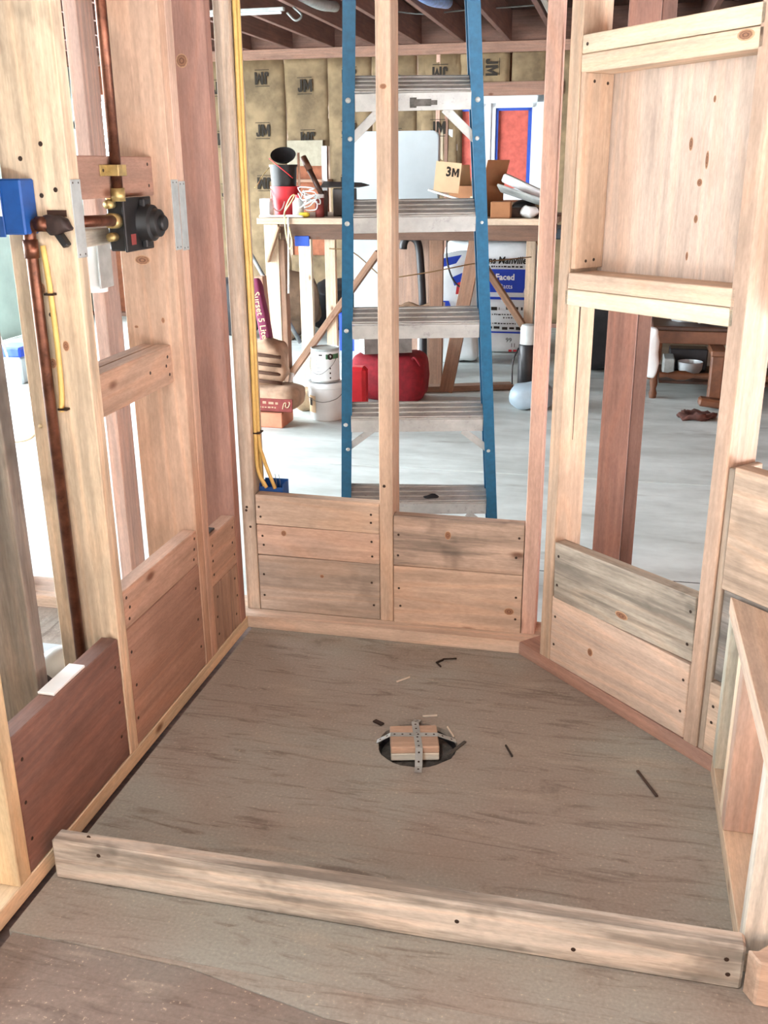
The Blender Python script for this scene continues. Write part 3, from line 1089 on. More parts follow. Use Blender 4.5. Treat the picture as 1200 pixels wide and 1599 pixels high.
# yellow cables down the back corner stud into the blue outlet box
cols_ = ((.026, .072), (.031, .083), (.027, .094))
for i, (cx, cy) in enumerate(cols_):
    pts = [(cx, cy, 2.2), (cx + .004, cy, 1.7), (cx, cy, 1.25), (cx + .003, cy, .9), (cx, cy, .58)]
    pts += [[(cx + .002, cy, .47), (.050, cy + .004, .415)], [(cx + .012, cy, .50), (.072, cy + .004, .41)], [(cx + .002, cy, .45), (.04, cy + .004, .40)]][i]
    o = tube('yellow_cable', None, pts, .0056, YELLOWC, 8, 5)
    props(o, ['yellow cable down the back corner stud, bending into the box front', 'yellow cable down the back corner stud, swinging widest to the box',
              'yellow cable down the back corner stud, hindmost of three'][i], 'cable', 'yellow cables on the corner stud')
ob = empty('outlet_box', T(.06, .115, .38), 'blue plastic outlet box behind the top back-wall board', 'electrical box')
for (a, b_, c, d, e, f_) in ((.022, .094, .0895, .0925, .36, .412), (.022, .094, .142, .145, .36, .423), (.022, .025, .0925, .142, .36, .42), (.091, .094, .0925, .142, .36, .42), (.022, .094, .0895, .145, .355, .36)):
    bx('box_side', ob, a, b_, c, d, e, f_, BLUEBOX, bev=.0008)
for (xx, yy) in ((.066, .12), (.078, .118)):
    tube('wire_end', ob, [(xx, yy, .362), (xx - .001, yy, .42), (xx - .004, yy, .443)], .0009, GREYM, 6)
sb = bx('cable_staple', None, .0212, .040, .066, .100, .575, .579, NAILM, bev=0)
props(sb, 'small dark staple across the yellow cables', 'staple')

# ---- drain cover in the floor
dr = empty('floor_drain', T(DRAIN) @ T(0, 0, -.11), 'capped round drain hole with a strapped wood block', 'drain')
lathe('mortar_bed', dr, [(0, -.024), (.05, -.022), (.088, -.026), (.0885, -.112), (0, -.112)], T(DRAIN.x, DRAIN.y, 0), CONC, 28)
lathe('pipe_ring', dr, [(.086, -.03), (.0895, -.012), (.0922, -.012), (.0922, -.03)], T(DRAIN.x, DRAIN.y, 0), ABS, 28)
BLK = T(.602, -.508, 0) @ RZ(-.12 + .36)
BLK = T(.603, -.507, 0) @ RZ(.25)
bx('wood_block', dr, -.056, .056, -.047, .047, .004, .0215, PLYFACE, (214, 168, 126), BLK)
bx('wood_block', dr, -.056, .056, -.047, .047, -.015, .0035, PLYFACE, (226, 220, 192), BLK)


def strap(p_list, width, holes):
    """perforated steel hanger strap following a path"""
    e = None
    for a, b_ in zip(p_list, p_list[1:]):
        s = bar('steel_strap', dr, a, b_, width, .0014, GALV, None, (0, 0, 1), 0)
        d = Vector(b_) - Vector(a)
        n = max(1, int(d.length / .017))
        up = Vector((0, 0, 1))
        u = (up - d.normalized() * up.dot(d.normalized())).normalized()
        for i in range(n):
            nail(s, Vector(a) + d * ((i + .5) / n) + u * .0006, u, .0030)


strap([(.592, -.405, .003), (.594, -.450, .0225), (.6245, -.556, .0225), (.632, -.600, .003), (.635, -.622, .003)], .017, 0)
strap([(.516, -.520, .003), (.548, -.515, .0235), (.657, -.492, .0235), (.698, -.478, .003)], .015, 0)

# ---- litter on the plywood
for (nm, lb, cat, p0, p1, w_, c_) in (
        ('wood_splinter', 'dark wooden splinter near the diagonal plate', 'splinter', (1.115, -.51), (1.155, -.60), .006, (84, 62, 48)),
        ('wood_splinter', 'grey wood sliver right beside the drain strap', 'splinter', (.72, -.475), (.69, -.54), .007, (90, 84, 76)),
        ('wood_shaving', 'pale shaving just behind the drain block', 'shaving', (.60, -.385), (.635, -.375), .004, (226, 206, 176)),
        ('wood_shaving', 'pale shaving at the right rim of the drain', 'shaving', (.668, -.42), (.69, -.462), .003, (226, 206, 176)),
        ('wood_splinter', 'thin dark splinter halfway to the diagonal wall', 'splinter', (.815, -.47), (.835, -.515), .004, (70, 56, 46)),
        ('wood_shaving', 'pale shaving on the floor before the back plate', 'shaving', (.50, -.23), (.53, -.20), .004, (214, 196, 168)),
        ('wood_chip', 'brown chip at the back left of the drain', 'chip', (.488, -.43), (.512, -.445), .012, (58, 40, 32))):
    o = bar(nm, None, (*p0, .0025), (*p1, .0035), w_, .004, WOOD, c_, bev=.0005)
    props(o, lb, cat)
cn = tube('bent_nail', None, [(.60, -.085, .0035), (.585, -.105, .0035), (.60, -.125, .0035)], .0028, NAILM, 6)
props(cn, 'bent rusty nail lying before the back plate', 'nail')
cn = tube('bent_nail', None, [(.598, -.082, .0035), (.635, -.07, .0035)], .0022, NAILM, 6)
props(cn, 'straight rusty nail lying beside the bent one', 'nail')

# ================================================================== LADDER
S_ = 1.09


def lad(p):
    return CAM + (Vector(p) - CAM) * S_


lp = lad((.3235, .0433, 1.4402)); rp = lad((.6320, .1241, 1.4402))
ld = Vector((-.0309, .0865, -.2943)) * S_; rd = Vector((.0069, .0858, -.2950)) * S_
mid_d = ((ld + rd) / 2).normalized()
across = (rp - lp).normalized()
nrm = across.cross(mid_d).normalized()
if nrm.y > 0:
    nrm = -nrm                      # towards the camera side
foot_z = SLAB + .004
lad_root = empty('step_ladder', T((lp.x + rp.x) / 2, lp.y + 1.4 * ld.length, SLAB), 'blue folded step ladder with aluminium treads leaning behind the back wall', 'ladder')


def channel(name, p_top, p_bot, xin, mat, flange=.034, depth=.072, th=.005):
    """C-channel rail: web on the outer side, flanges turned inward"""
    d = (p_bot - p_top)
    L = d.length
    z = -d.normalized()
    x = (xin - z * xin.dot(z)).normalized()
    y = z.cross(x)                  # away from or towards the camera
    if y.dot(nrm) > 0:
        y = -y
    prof = [(0, 0), (flange, 0), (flange, th), (th, th), (th, depth - th), (flange, depth - th), (flange, depth), (0, depth)]
    bm = bmesh.new()
    a = [bm.verts.new(x * u + y * v) for u, v in prof]
    b = [bm.verts.new(x * u + y * v - z * L) for u, v in prof]
    for i in range(8):
        j_ = (i + 1) % 8
        bm.faces.new((a[i], a[j_], b[j_], b[i]))
    bm.faces.new(a); bm.faces.new(b)
    bmesh.ops.recalc_face_normals(bm, faces=bm.faces)
    return mesh_obj(name, bm_mesh(bm), mat, T(p_top), lad_root)


def along(p, d, z):
    return p + d * ((z - p.z) / d.z)


TOPZ = 2.05
half = .016
for (p, d, xin) in ((lp, ld, across), (rp, rd, -across)):
    dn = d.normalized()
    a, b_ = along(p, d, TOPZ), along(p, d, foot_z + .03)
    off = -xin * half
    channel('front_rail', a + off, b_ + off, xin, LADBLUE)
    ft = bar('rubber_foot', lad_root, b_ + xin * .002 - dn * .004 - nrm * .036, b_ + xin * .002 + dn * .022 - nrm * .036, .046, .075, ABS, None, nrm)
    # folded rear rail
    ro = off - nrm * .078
    channel('rear_rail', a + ro + dn * .08, b_ + ro - dn * .03, xin, LADBLUE, .030, .04)

tilt_ = .28
for i in range(-1, 5):
    l = lp + ld * i; r_ = rp + rd * i
    c = (l + r_) / 2
    ax = (r_ - l).normalized()
    wdt = (r_ - l).length - .036
    # tread plane: falls towards the camera
    dn = (ld + rd).normalized()
    fwd = (nrm * math.cos(tilt_) + dn * math.sin(tilt_)).normalized()   # front edge direction
    upn = ax.cross(fwd).normalized()
    if upn.dot(dn) > 0:
        upn = -upn
    B = Matrix((ax, -fwd, upn)).transposed().to_4x4()
    B.translation = c - dn * .022
    step = mesh_obj('step', with_mat(box_mesh(wdt, .078, .004, .001), ALU), None, B @ T(0, .036, 0), lad_root)
    for q in range(4):
        bx('tread_rib', step, -wdt / 2, wdt / 2, .002 + q * .021, .010 + q * .021, .002, .0062, ALU, None, B, .001)
    # apron hangs flush with the rail fronts
    A = Matrix((ax, -nrm, -dn)).transposed().to_4x4()
    A.translation = c - dn * .020 + fwd * .003
    bx('apron', step, -wdt / 2, wdt / 2, -.001, .003, -.046, 0, ALU, None, A, .001)
    for s_, pp_ in ((1, l), (-1, r_)):
        lathe('bolt', step, [(0, .004), (.005, .003), (.0075, 0), (0, 0)], T(pp_ + nrm * .0005 - ax * 0) @ nrm.to_track_quat('Z', 'Y').to_matrix().to_4x4(), GALV, 10)
    if i in (0, 3, 4):
        for s_, pp_ in ((1, l), (-1, r_)):
            q0 = pp_ + dn * .098 + ax * s_ * .004 - nrm * .012
            q1 = pp_ + dn * .030 + ax * s_ * .085 - nrm * .012
            if i == 0:
                q0 = pp_ + dn * .105 + ax * s_ * .004 - nrm * .012
                q1 = pp_ + dn * .025 + ax * s_ * .088 - nrm * .012
            bar('knee_brace', lad_root, q0, q1, .003, .024, ALU, None, nrm.cross(q1 - q0), .0008)
            lathe('bolt', lad_root, [(0, .004), (.005, .003), (.007, 0), (0, 0)], T(pp_ + dn * .10 + nrm * .0005) @ nrm.to_track_quat('Z', 'Y').to_matrix().to_4x4(), GALV, 10)
for i in (0, 2, 4):
    l = lp + ld * i - nrm * .12; r_ = rp + rd * i - nrm * .12
    bar('rear_spreader', lad_root, l, r_, .006, .03, ALU, None, -mid_d)
c = lp.lerp(rp, .62) + (ld + rd) * 2 - mid_d * .03 - nrm * .02
o = pillow('black_rag', None, (.055, .03, .012), T(c), BLACKBAG, .8, .006, 30, (14, 8), 3)
props(o, 'small black rag on the lowest ladder tread', 'rag')
# paint crusted on the upper treads
l = lp; ax = across
for (u, w_, h_) in ((.56, .055, .018), (.50, .018, .026), (.66, .018, .012)):
    c = lp.lerp(rp, u) + nrm * .0045 + mid_d * .006
    o = mesh_obj('paint_smear', with_mat(box_mesh(w_, h_, .001, .0003), CONC), None, T(c) @ Matrix((across, -mid_d, nrm)).transposed().to_4x4(), lad_root)

# ================================================================== WORKBENCH
wbn = empty('workbench', T(-.3, 3.8, SLAB), 'rough timber workbench with slanted braces against the far side', 'workbench')
BZ = 1.0
bx('top_board', wbn, -1.16, .62, 3.40, 3.63, BZ - .036, BZ, WOOD, (214, 180, 140))
bx('top_board', wbn, -1.14, .64, 3.64, 3.88, BZ - .036, BZ, WOOD, (170, 130, 98))
bx('top_board', wbn, -1.16, .62, 3.89, 4.25, BZ - .036, BZ, WOOD, (180, 140, 104))
bx('apron_board', wbn, -1.02, .60, 3.425, 3.463, BZ - .125, BZ - .037, WOOD, (120, 82, 56))
bx('apron_board', wbn, -1.02, .60, 4.155, 4.193, BZ - .125, BZ - .037, WOOD, (120, 82, 56))
for (a, b_, c, d) in ((-1.125, -1.036, 3.425, 3.463), (-.755, -.690, 3.47, 3.508), (.405, .465, 4.20, 4.238), (-.20, -.11, 3.98, 4.018), (-1.125, -1.036, 4.10, 4.138)):
    bx('post', wbn, a, b_, c, d, SLAB + (.039 if b_ > .4 else 0.0), BZ - .038, WOOD, (176, 124, 84) if -.3 < a < 0 else (226, 196, 152))  # pale posts carry the daylight on them in their wood colour
bx('post_shade_side', wbn, -1.035, -1.00, 3.43, 3.50, SLAB, BZ - .128, WOOD, (160, 112, 74))  # brown strip added for the shaded side of the left post
bar('brace', wbn, (-1.03, 3.49, .0), (-.42, 3.49, .80), .038, .075, WOOD, (168, 118, 76), (0, 1, 0))
bar('brace', wbn, (.155, 3.72, .93), (-.035, 3.72, SLAB + .03), .085, .038, WOOD, (170, 118, 78), (0, 1, 0))
bar('brace', wbn, (.14, 4.17, .66), (.42, 4.17, .26), .038, .085, WOOD, (166, 118, 74), (0, 1, 0))
bar('gusset', wbn, (-1.10, 3.415, .74), (-1.02, 3.415, .95), .014, .06, WOOD, (196, 152, 106), (0, 1, 0))
bar('sill_board', wbn, (-.25, 3.80, SLAB + .02), (.36, 4.02, SLAB + .02), .088, .038, WOOD, (168, 124, 90))
# small things taped and hung under it
o = bx('blue_tape_roll', None, -.928, -.835, 3.415, 3.4245, .835, .895, BLUETAPE, bev=.004)
props(o, 'blue tape patch stuck on the bench front', 'tape')
o = tube('hanging_wire', None, [(-.955, 3.392, 1.003), (-.955, 3.388, .95), (-.96, 3.388, .80), (-.97, 3.388, .555)], .006, WHITEP, 8)
props(o, 'stiff white wire hanging from the bench edge', 'wire')
rp_ = [(-.72, 3.45, .82), (-.576, 3.46, .80), (-.40, 3.46, .66), (-.333, 3.46, .652), (-.092, 3.52, .686), (.164, 3.66, .728), (.44, 4.19, .722)]
o = tube('bench_cord', None, rp_, .004, WIREM, 6, 5)
props(o, 'brown cord strung along the front of the bench legs', 'cord')
o = tube('black_cable_loop', None, [(-.114, 4.20, .95), (-.121, 4.20, .712), (-.074, 4.2, .564), (.0, 4.2, .514), (.02, 4.2, .60), (.028, 4.2, .80), (.02, 4.2, .93)], .006, ABS, 8, 6)
props(o, 'black cable looping below the right half of the bench', 'cable')

# ---- things on the bench
bk = empty('red_bucket', T(-1.04, 3.62, BZ), 'red plastic bucket on the workbench with a black pail inside', 'bucket')
lathe('bucket_body', bk, [(0, .004), (.072, .004), (.074, .0), (.089, .165), (.095, .165), (.095, .178), (.088, .178), (.071, .008), (0, .008)], T(-1.04, 3.62, BZ), REDP, 28)
tube('bucket_handle', bk, [(-1.12, 3.575, 1.155)] + [(-1.06 - .05 * math.cos(a) * .9, 3.528 - .012 * math.sin(a), 1.06 - .085 * math.sin(a) + .06) for a in (.3, .8, 1.3, 1.8, 2.3, 2.8)], .0032, WHITEP, 8, 3)
b2_ = empty('black_pail', T(-1.045, 3.62, BZ + .02), 'black pail standing inside the red bucket', 'bucket')
lathe('pail_body', b2_, [(0, .0), (.066, .0), (.083, .28), (.088, .28), (.088, .292), (.080, .292), (.063, .006), (0, .006)], T(-1.05, 3.62, BZ + .012), BLACKP, 28)
tube('pail_handle', b2_, [(-1.136, 3.60, 1.285), (-1.17, 3.57, 1.24), (-1.205, 3.55, 1.18), (-1.22, 3.55, 1.172)], .0025, BRASS, 6, 3)
ld_ = empty('black_bowl', T(-1.04, 3.62, 1.31), 'black bowl tipped on top of the pail', 'bowl')
lathe('bowl_shell', ld_, [(0, 0), (.05, .002), (.074, .024), (.078, .032), (.072, .028), (.048, .008), (0, .006)], T(-1.043, 3.61, 1.335) @ RX(.62) @ RY(.12), BLACKP, 28)
tube('bowl_strap', ld_, [(-1.118, 3.56, 1.34), (-1.06, 3.52, 1.305), (-1.0, 3.52, 1.26), (-.965, 3.54, 1.225)], .0028, REDINK, 6, 3)
o = bar('paint_stick', None, (-.945, 3.60, 1.16), (-.957, 3.64, 1.372), .016, .004, WOOD, (206, 150, 112), (0, 1, 0))
props(o, 'flat wooden paint stick standing in the red bucket', 'stick')
o = empty('wooden_mallet', T(-.86, 3.6, BZ), 'long brown wooden tool handle leaning behind the can', 'tool')
tube('handle', o, [(-.80, 3.60, 1.125), (-.90, 3.67, 1.275)], .017, DARKW, 12)
tube('head', o, [(-.895, 3.667, 1.27), (-.945, 3.70, 1.345)], .021, BROWNW, 12)
sw = empty('hand_saw', T(-.79, 3.7, BZ), 'white slotted saw blade standing upright on the bench', 'saw')
bar('blade', sw, (-.800, 3.66, 1.14), (-.806, 3.69, 1.41), .003, .034, WHITEP, None, (1, 0, 0), .001)
for i in range(8):
    zz = 1.20 + i * .019
    bx('slot', sw, -.812, -.79, -.0022, .0022, -.0022, .0022, SAWH, None, T(0, 3.664 + (zz - 1.14) * .111 - .002, zz) , 0)
bar('grip', sw, (-.797, 3.64, 1.0), (-.800, 3.66, 1.15), .02, .032, DARKW, None, (1, 0, 0))
tr = empty('trowel', T(-.67, 3.62, BZ), 'dark steel trowel lying behind the ladder on the bench', 'trowel')
prism('blade', tr, [(-.14, -.045), (.10, -.035), (.16, 0), (.10, .035), (-.14, .045)], -.003, .003, SAWH, None, T(-.665, 3.62, 1.185) @ RX(.35) @ RY(.02), .001)
tube('handle', tr, [(-.79, 3.70, 1.20), (-.81, 3.71, 1.18), (-.80, 3.71, 1.15)], .010, DARKW, 8)
bx('stand', tr, -.74, -.60, 3.62, 3.68, BZ, 1.165, SAWH, bev=.006)
cn_ = empty('red_can', T(-.795, 3.52, BZ), 'small dark red can with a pale lid on the bench', 'can')
lathe('can_body', cn_, [(0, 0), (.027, 0), (.027, .115), (0, .115)], T(-.795, 3.52, BZ), MAROON, 20)
lathe('can_lid', cn_, [(.0275, .112), (.029, .112), (.029, .130), (.024, .134), (0, .134)], T(-.795, 3.52, BZ), WHITEP, 20)
cn_ = empty('white_bottle', T(-.94, 3.5, BZ), 'white squat bottle beside the red bucket', 'bottle')
lathe('bottle_body', cn_, [(0, 0), (.032, 0), (.034, .01), (.034, .085), (.018, .105), (.014, .12), (0, .12)], T(-.925, 3.50, BZ), WHITEP, 20)
lathe('bottle_cap', cn_, [(.0145, .112), (.016, .112), (.016, .130), (0, .130)], T(-.925, 3.50, BZ), REDP, 14)
rr = random.Random(5)
for i, lb in enumerate(('white wire tangle heaped over the bench edge', 'looped white wire tangle nearest the red can', 'drooping white wire tangle on the red bucket side')):
    pts = []
    c0 = [(-.87, 3.50, 1.13), (-.835, 3.47, 1.09), (-.955, 3.46, 1.06)][i]
    for q in range(16):
        pts.append((c0[0] + rr.uniform(-.055, .055), c0[1] + rr.uniform(-.03, .03), max(1.006, c0[2] + rr.uniform(-.045, .045))))
    if i == 2:
        pts = [(-1.0, 3.45, 1.01), (-.985, 3.44, 1.06), (-.95, 3.44, 1.12), (-.93, 3.45, 1.13), (-.95, 3.44, 1.09), (-.99, 3.43, 1.03), (-.975, 3.385, .99), (-.97, 3.385, .90), (-.95, 3.385, .82), (-.935, 3.385, .86), (-.95, 3.385, .95)]
    o = tube('wire_tangle', None, pts, .004, WHITEP if i < 2 else plain('pale_yellow_wire', (236, 222, 160), .6), 6, 4)
    props(o, lb, 'wire', 'wire tangles on the bench')
o = pillow('yellow_sponge', None, (.06, .05, .03), T(-.875, 3.46, 1.016), plain('sponge_yellow', (206, 184, 60), .9), .5, .006, 30, (12, 8), 4)
props(o, 'small yellow sponge at the bench edge', 'sponge')
o = empty('power_strip', T(-1.17, 3.5, BZ), 'white plastic carton at the left end of the bench', 'carton')
bx('carton_body', o, -1.158, -1.09, 3.46, 3.52, BZ, 1.11, WHITEP, bev=.004)
bx('carton_flap', o, -1.155, -1.093, 3.452, 3.459, 1.02, 1.09, WHITEINK, bev=.002)
o = tube('white_rope', None, [(-1.15, 3.43, 1.008), (-1.0, 3.42, 1.01), (-.93, 3.41, 1.012), (-.87, 3.42, 1.008)], .007, WHITEP, 8, 4)
props(o, 'white rope lying along the bench edge', 'rope')

# cardboard carton with open flaps
cx = empty('cardboard_box', T(.11, 3.72, BZ + .03), 'open cardboard carton with raised flaps on the bench', 'carton')
CB = T(.125, 3.78, BZ + .005) @ RZ(-.50)
sx_, sy_, h_ = .125, .11, .17
for (a, b_, c, d) in ((-sx_, -sx_ + .004, -sy_, sy_), (sx_ - .004, sx_, -sy_, sy_), (-sx_, sx_, -sy_, -sy_ + .004), (-sx_, sx_, sy_ - .004, sy_)):
    bx('carton_wall', cx, a, b_, c, d, 0, h_, CARD, None, CB, 0)
bx('carton_floor', cx, -sx_, sx_, -sy_, sy_, -.004, 0, CARD, None, CB, 0)
for (ax_, M_) in (('l', CB @ T(-sx_, 0, h_) @ RY(-.12)), ('r', CB @ T(sx_, 0, h_) @ RY(.25)), ('b', CB @ T(0, sy_, h_) @ RX(-.2))):
    if ax_ == 'b':
        bx('carton_flap', cx, -sx_, sx_, -.002, .002, 0, .10, CARDL, None, M_, 0)
    else:
        bx('carton_flap', cx, -.002, .002, -sy_, sy_, 0, .12 if ax_ == 'l' else .15, CARD if ax_ == 'r' else CARDL, None, M_, 0)
# the printed flap hangs out on the left, facing the camera
FL = T(-.02, 3.58, 1.225) @ RZ(.20) @ RY(.10)
bx('printed_flap', cx, -.075, .075, -.002, .002, -.085, .085, CARDL, None, FL, 0)
text('3', .072, FL @ T(.004, -.0026, .030) @ RX(HP), cx, INK, 'logo', .0028, 0, .9)
prism('logo_letter', cx, poly_M(.042, .048, .011), -.0006, .0006, INK, None, FL @ T(.044, -.0026, .030) @ RX(HP), 0)
bx('paper_sticker', cx, -.03, .03, -.0024, -.002, -.02, .05, CARDL, None, CB @ T(.07, -sy_, .06), 0)
# scraps around it
o = bar('white_metal_angle', None, (-.115, 3.47, 1.158), (.13, 3.49, 1.085), .03, .012, WHITEP, None, (0, 0, 1))
props(o, 'white metal angle lying across the scraps below the carton', 'metal strip')
o = pillow('grey_rag', None, (.30, .16, .10), T(0.01, 3.52, 1.045), TREADM, .7, .03, 14, (20, 12), 8)
props(o, 'crumpled grey sheet heaped before the carton', 'sheet')
o = bx('brown_block', None, .258, .372, 3.44, 3.54, BZ + .0005, 1.092, CARD, bev=.003)
props(o, 'small brown carton right of the ladder rail on the bench', 'carton')
o = bx('brown_plank', None, .27, .60, 3.55, 3.62, BZ + .0005, 1.055, DARKW, bev=.004)
props(o, 'dark plank offcut at the right end of the bench', 'plank')
o = pillow('dark_cloth', None, (.15, .12, .09), T(.42, 3.74, 1.05), BLACKP, .7, .02, 14, (16, 10), 3)
props(o, 'dark bundled cloth under the leaning downspout', 'cloth')
o = bar('white_downspout', None, (.30, 3.70, 1.222), (.60, 3.62, 1.095), .06, .05, WHITEP, None, (0, 0, 1), .008)
props(o, 'white downspout piece leaning on the bench end', 'downspout')
o = bar('grey_plank', None, (.285, 3.60, 1.165), (.60, 3.50, 1.07), .09, .014, TREADM, None, (0, 0.5, 1))
props(o, 'grey weathered board sloping below the white downspout', 'board')
o = pillow('white_paper_wad', None, (.10, .08, .06), T(.48, 3.50, 1.032), WHITEP, .8, .02, 22, (14, 9), 6)
props(o, 'white paper wad at the right bench end', 'paper')

# ---- white folding table top leaning behind the bench
ft = empty('folding_table', T(-.5, 4.55, SLAB), 'white folding table top standing on edge behind the bench', 'table')


def rounded_panel(name, parent, w_, h_, r, th, M, mat):
    bm = bmesh.new()
    pts = []
    for (cx_, cz, a0) in ((w_ / 2 - r, h_ / 2 - r, 0), (-w_ / 2 + r, h_ / 2 - r, HP), (-w_ / 2 + r, -h_ / 2 + r, 2 * HP), (w_ / 2 - r, -h_ / 2 + r, 3 * HP)):
        for q in range(6):
            a = a0 + HP * q / 5
            pts.append((cx_ + r * math.cos(a), 0, cz + r * math.sin(a)))
    f = bm.faces.new([bm.verts.new(p) for p in pts])
    r_ = bmesh.ops.extrude_face_region(bm, geom=[f])
    for v in r_['geom']:
        if isinstance(v, bmesh.types.BMVert):
            v.co.y += th
    bmesh.ops.recalc_face_normals(bm, faces=bm.faces)
    bmesh.ops.bevel(bm, geom=[e for e in bm.edges if abs(e.verts[0].co.y - e.verts[1].co.y) < 1e-5], offset=.006, segments=2, affect='EDGES')
    return mesh_obj(name, bm_mesh(bm), mat, M, parent)


rounded_panel('table_top', ft, .60, 1.63, .05, .045, T(-.525, 4.42, .70) @ RX(-.04), WHITEPANEL)
rounded_panel('table_top', ft, .58, 1.60, .05, .045, T(-.535, 4.49, .685) @ RX(-.04), WHITEPANEL)
tube('folded_leg', ft, [(-.70, 4.475, -.09), (-.70, 4.50, .5), (-.38, 4.50, .5), (-.38, 4.475, -.09)], .006, GREYM, 8)

def print_strokes(parent, x0, x1, z, y, h, seed, mat=INK, F=ID):
    """a line of print too small to read: short strokes"""
    r = random.Random(seed)
    x = x0
    while x < x1:
        w_ = r.uniform(.6, 1.8) * h
        bx('print_stroke', parent, x, min(x + w_, x1), y - .0004, y + .0004, z - h / 2 * r.uniform(.5, 1), z + h / 2 * r.uniform(.5, 1), mat, None, F, 0)
        x += w_ + h * r.uniform(.4, .9)


# ---- insulation packs
ip = empty('insulation_pack', T(.05, 5.5, SLAB), 'white plastic pack of insulation batts with blue printing', 'insulation pack')
PY = 5.30
pillow('pack_body', ip, (.72, .40, .86), T(.02, PY + .2, SLAB + .435), WHITEP, .22, .012, 5, (40, 26), 2)
PF = PY - .012
text('Johns Manville', .074, T(.125, PF, .60) @ FACE_CAM, ip, INK, 'lettering', .002, .15, .9)
print_strokes(ip, -.05, .30, .555, PF, .014, 1)
prism('blue_panel', ip, [(-.20, 0), (.30, 0), (.345, .175), (-.155, .175)], -.001, .001, BLUEINK, None, T(0, PF, .36) @ RX(HP), 0)
text('Faced', .064, T(.155, PF - .002, .475) @ FACE_CAM, ip, WHITEINK, 'lettering', .002)
text('Batts', .050, T(.165, PF - .002, .405) @ FACE_CAM, ip, WHITEINK, 'lettering')
bx('blue_band', ip, -.20, .35, PF - .001, PF + .001, .305, .325, BLUEINK, bev=0)
for i, (x0, x1, zz, hh) in enumerate(((.0, .12, .235, .03), (.17, .30, .24, .032), (-.02, .28, .19, .012), (.15, .31, .165, .012), (-.05, .25, .12, .012), (.02, .30, .085, .026), (-.18, -.05, .23, .02))):
    print_strokes(ip, x0, x1, zz, PF, hh, 10 + i)
bx('blue_band', ip, -.10, .34, PF - .001, PF + .001, .045, .058, BLUEINK, bev=0)
text('99', .05, T(.20, PF, -.01 + .0) @ FACE_CAM, ip, INK)
text('11', .045, T(.235, PF, -.05 + .0) @ FACE_CAM, ip, INK)
print_strokes(ip, .20, .31, -.09, PF + .004, .022, 40, REDINK)
i2 = empty('insulation_pack', T(-.2, 5.2, SLAB), 'bulging white insulation pack with blue shapes, left of the printed one', 'insulation pack')
pillow('pack_body', i2, (.36, .36, .80), T(-.155, 5.00, SLAB + .40), WHITEP, .35, .03, 6, (30, 20), 5)
prism('blue_mark', i2, [(-.09, 0), (.05, .04), (.09, .10), (-.07, .07)], -.002, .002, BLUEINK, None, T(-.20, 4.793, .58) @ RX(HP), 0)
prism('blue_mark', i2, [(-.09, 0), (.05, .0), (.0, .14), (-.08, .14)], -.002, .002, BLUEINK, None, T(-.20, 4.793, .21) @ RX(HP), 0)
prism('blue_mark', i2, [(-.03, 0), (.05, .03), (.04, .10), (-.05, .06)], -.002, .002, BLUEINK, None, T(-.13, 4.789, .46) @ RX(HP), 0)
prism('red_mark', i2, [(-.02, 0), (.02, .0), (.015, .09), (-.01, .08)], -.0025, .0025, REDINK, None, T(-.13, 4.788, .40) @ RX(HP), 0)
# a third pack further right, seen beside the post
i3 = empty('insulation_pack', T(.93, 5.2, SLAB), 'white insulation pack corner with a blue label beside the dark post', 'insulation pack')
pillow('pack_body', i3, (.42, .36, .95), T(1.02, 5.3, .47), WHITEP, .3, .02, 6, (30, 20), 9)
bx('blue_label', i3, .92, 1.12, 5.112, 5.118, .62, .80, BLUEINK, bev=0)
print_strokes(i3, .95, 1.09, .71, 5.1115, .035, 50, WHITEINK)
bench2 = bx('dark_bench_shelf', None, -.45, .70, 5.06, 5.60, .775, .85, plain('slate_paint', (74, 84, 94), .7), bev=.01)
props(bench2, 'slate grey panel laid on top of the insulation packs', 'panel')

# ---- black pipe
o = tube('black_pipe', None, [(-.43, 4.25, .76), (-.425, 4.25, .80), (-.40, 4.25, .835), (-.355, 4.25, .83), (-.322, 4.25, .775), (-.305, 4.25, .60), (-.29, 4.25, .30), (-.285, 4.25, SLAB)], .027, ABS, 16, 5)
props(o, 'black plastic pipe with a hooked top below the bench', 'pipe')
o = bx('brown_sheet', None, -.56, -.27, 4.352, 4.364, SLAB, .86, PLYFACE, (190, 142, 110))
props(o, 'tan plywood sheet standing behind the black hooked pipe', 'plywood')
o = tube('chain', None, [(-.50, 4.2, .40), (-.44, 4.2, .375), (-.38, 4.2, .40), (-.30, 4.2, .375), (-.22, 4.2, .40), (-.18, 4.2, .38)], .016, BROWNTARP, 8, 3)
props(o, 'dirty rope bundle across the black pipe', 'rope')
for i, (xx, c_) in enumerate(((-.33, WHITEP), (-.24, WHITEP), (-.20, ABS), (-.17, WHITEP))):
    o = tube('pipe_length', None, [(xx, 4.30 - i * .01, SLAB), (xx + .005, 4.33, .34 + .02 * i)], .012 + .004 * (i % 2), c_, 8)
    props(o, ['white pipe length behind the red bag, first of the row', 'white pipe length behind the red bag, second of the row', 'black pipe length in the row behind the red bag', 'white pipe length behind the red bag, last of the row'][i], 'pipe', 'pipe lengths behind the bag')

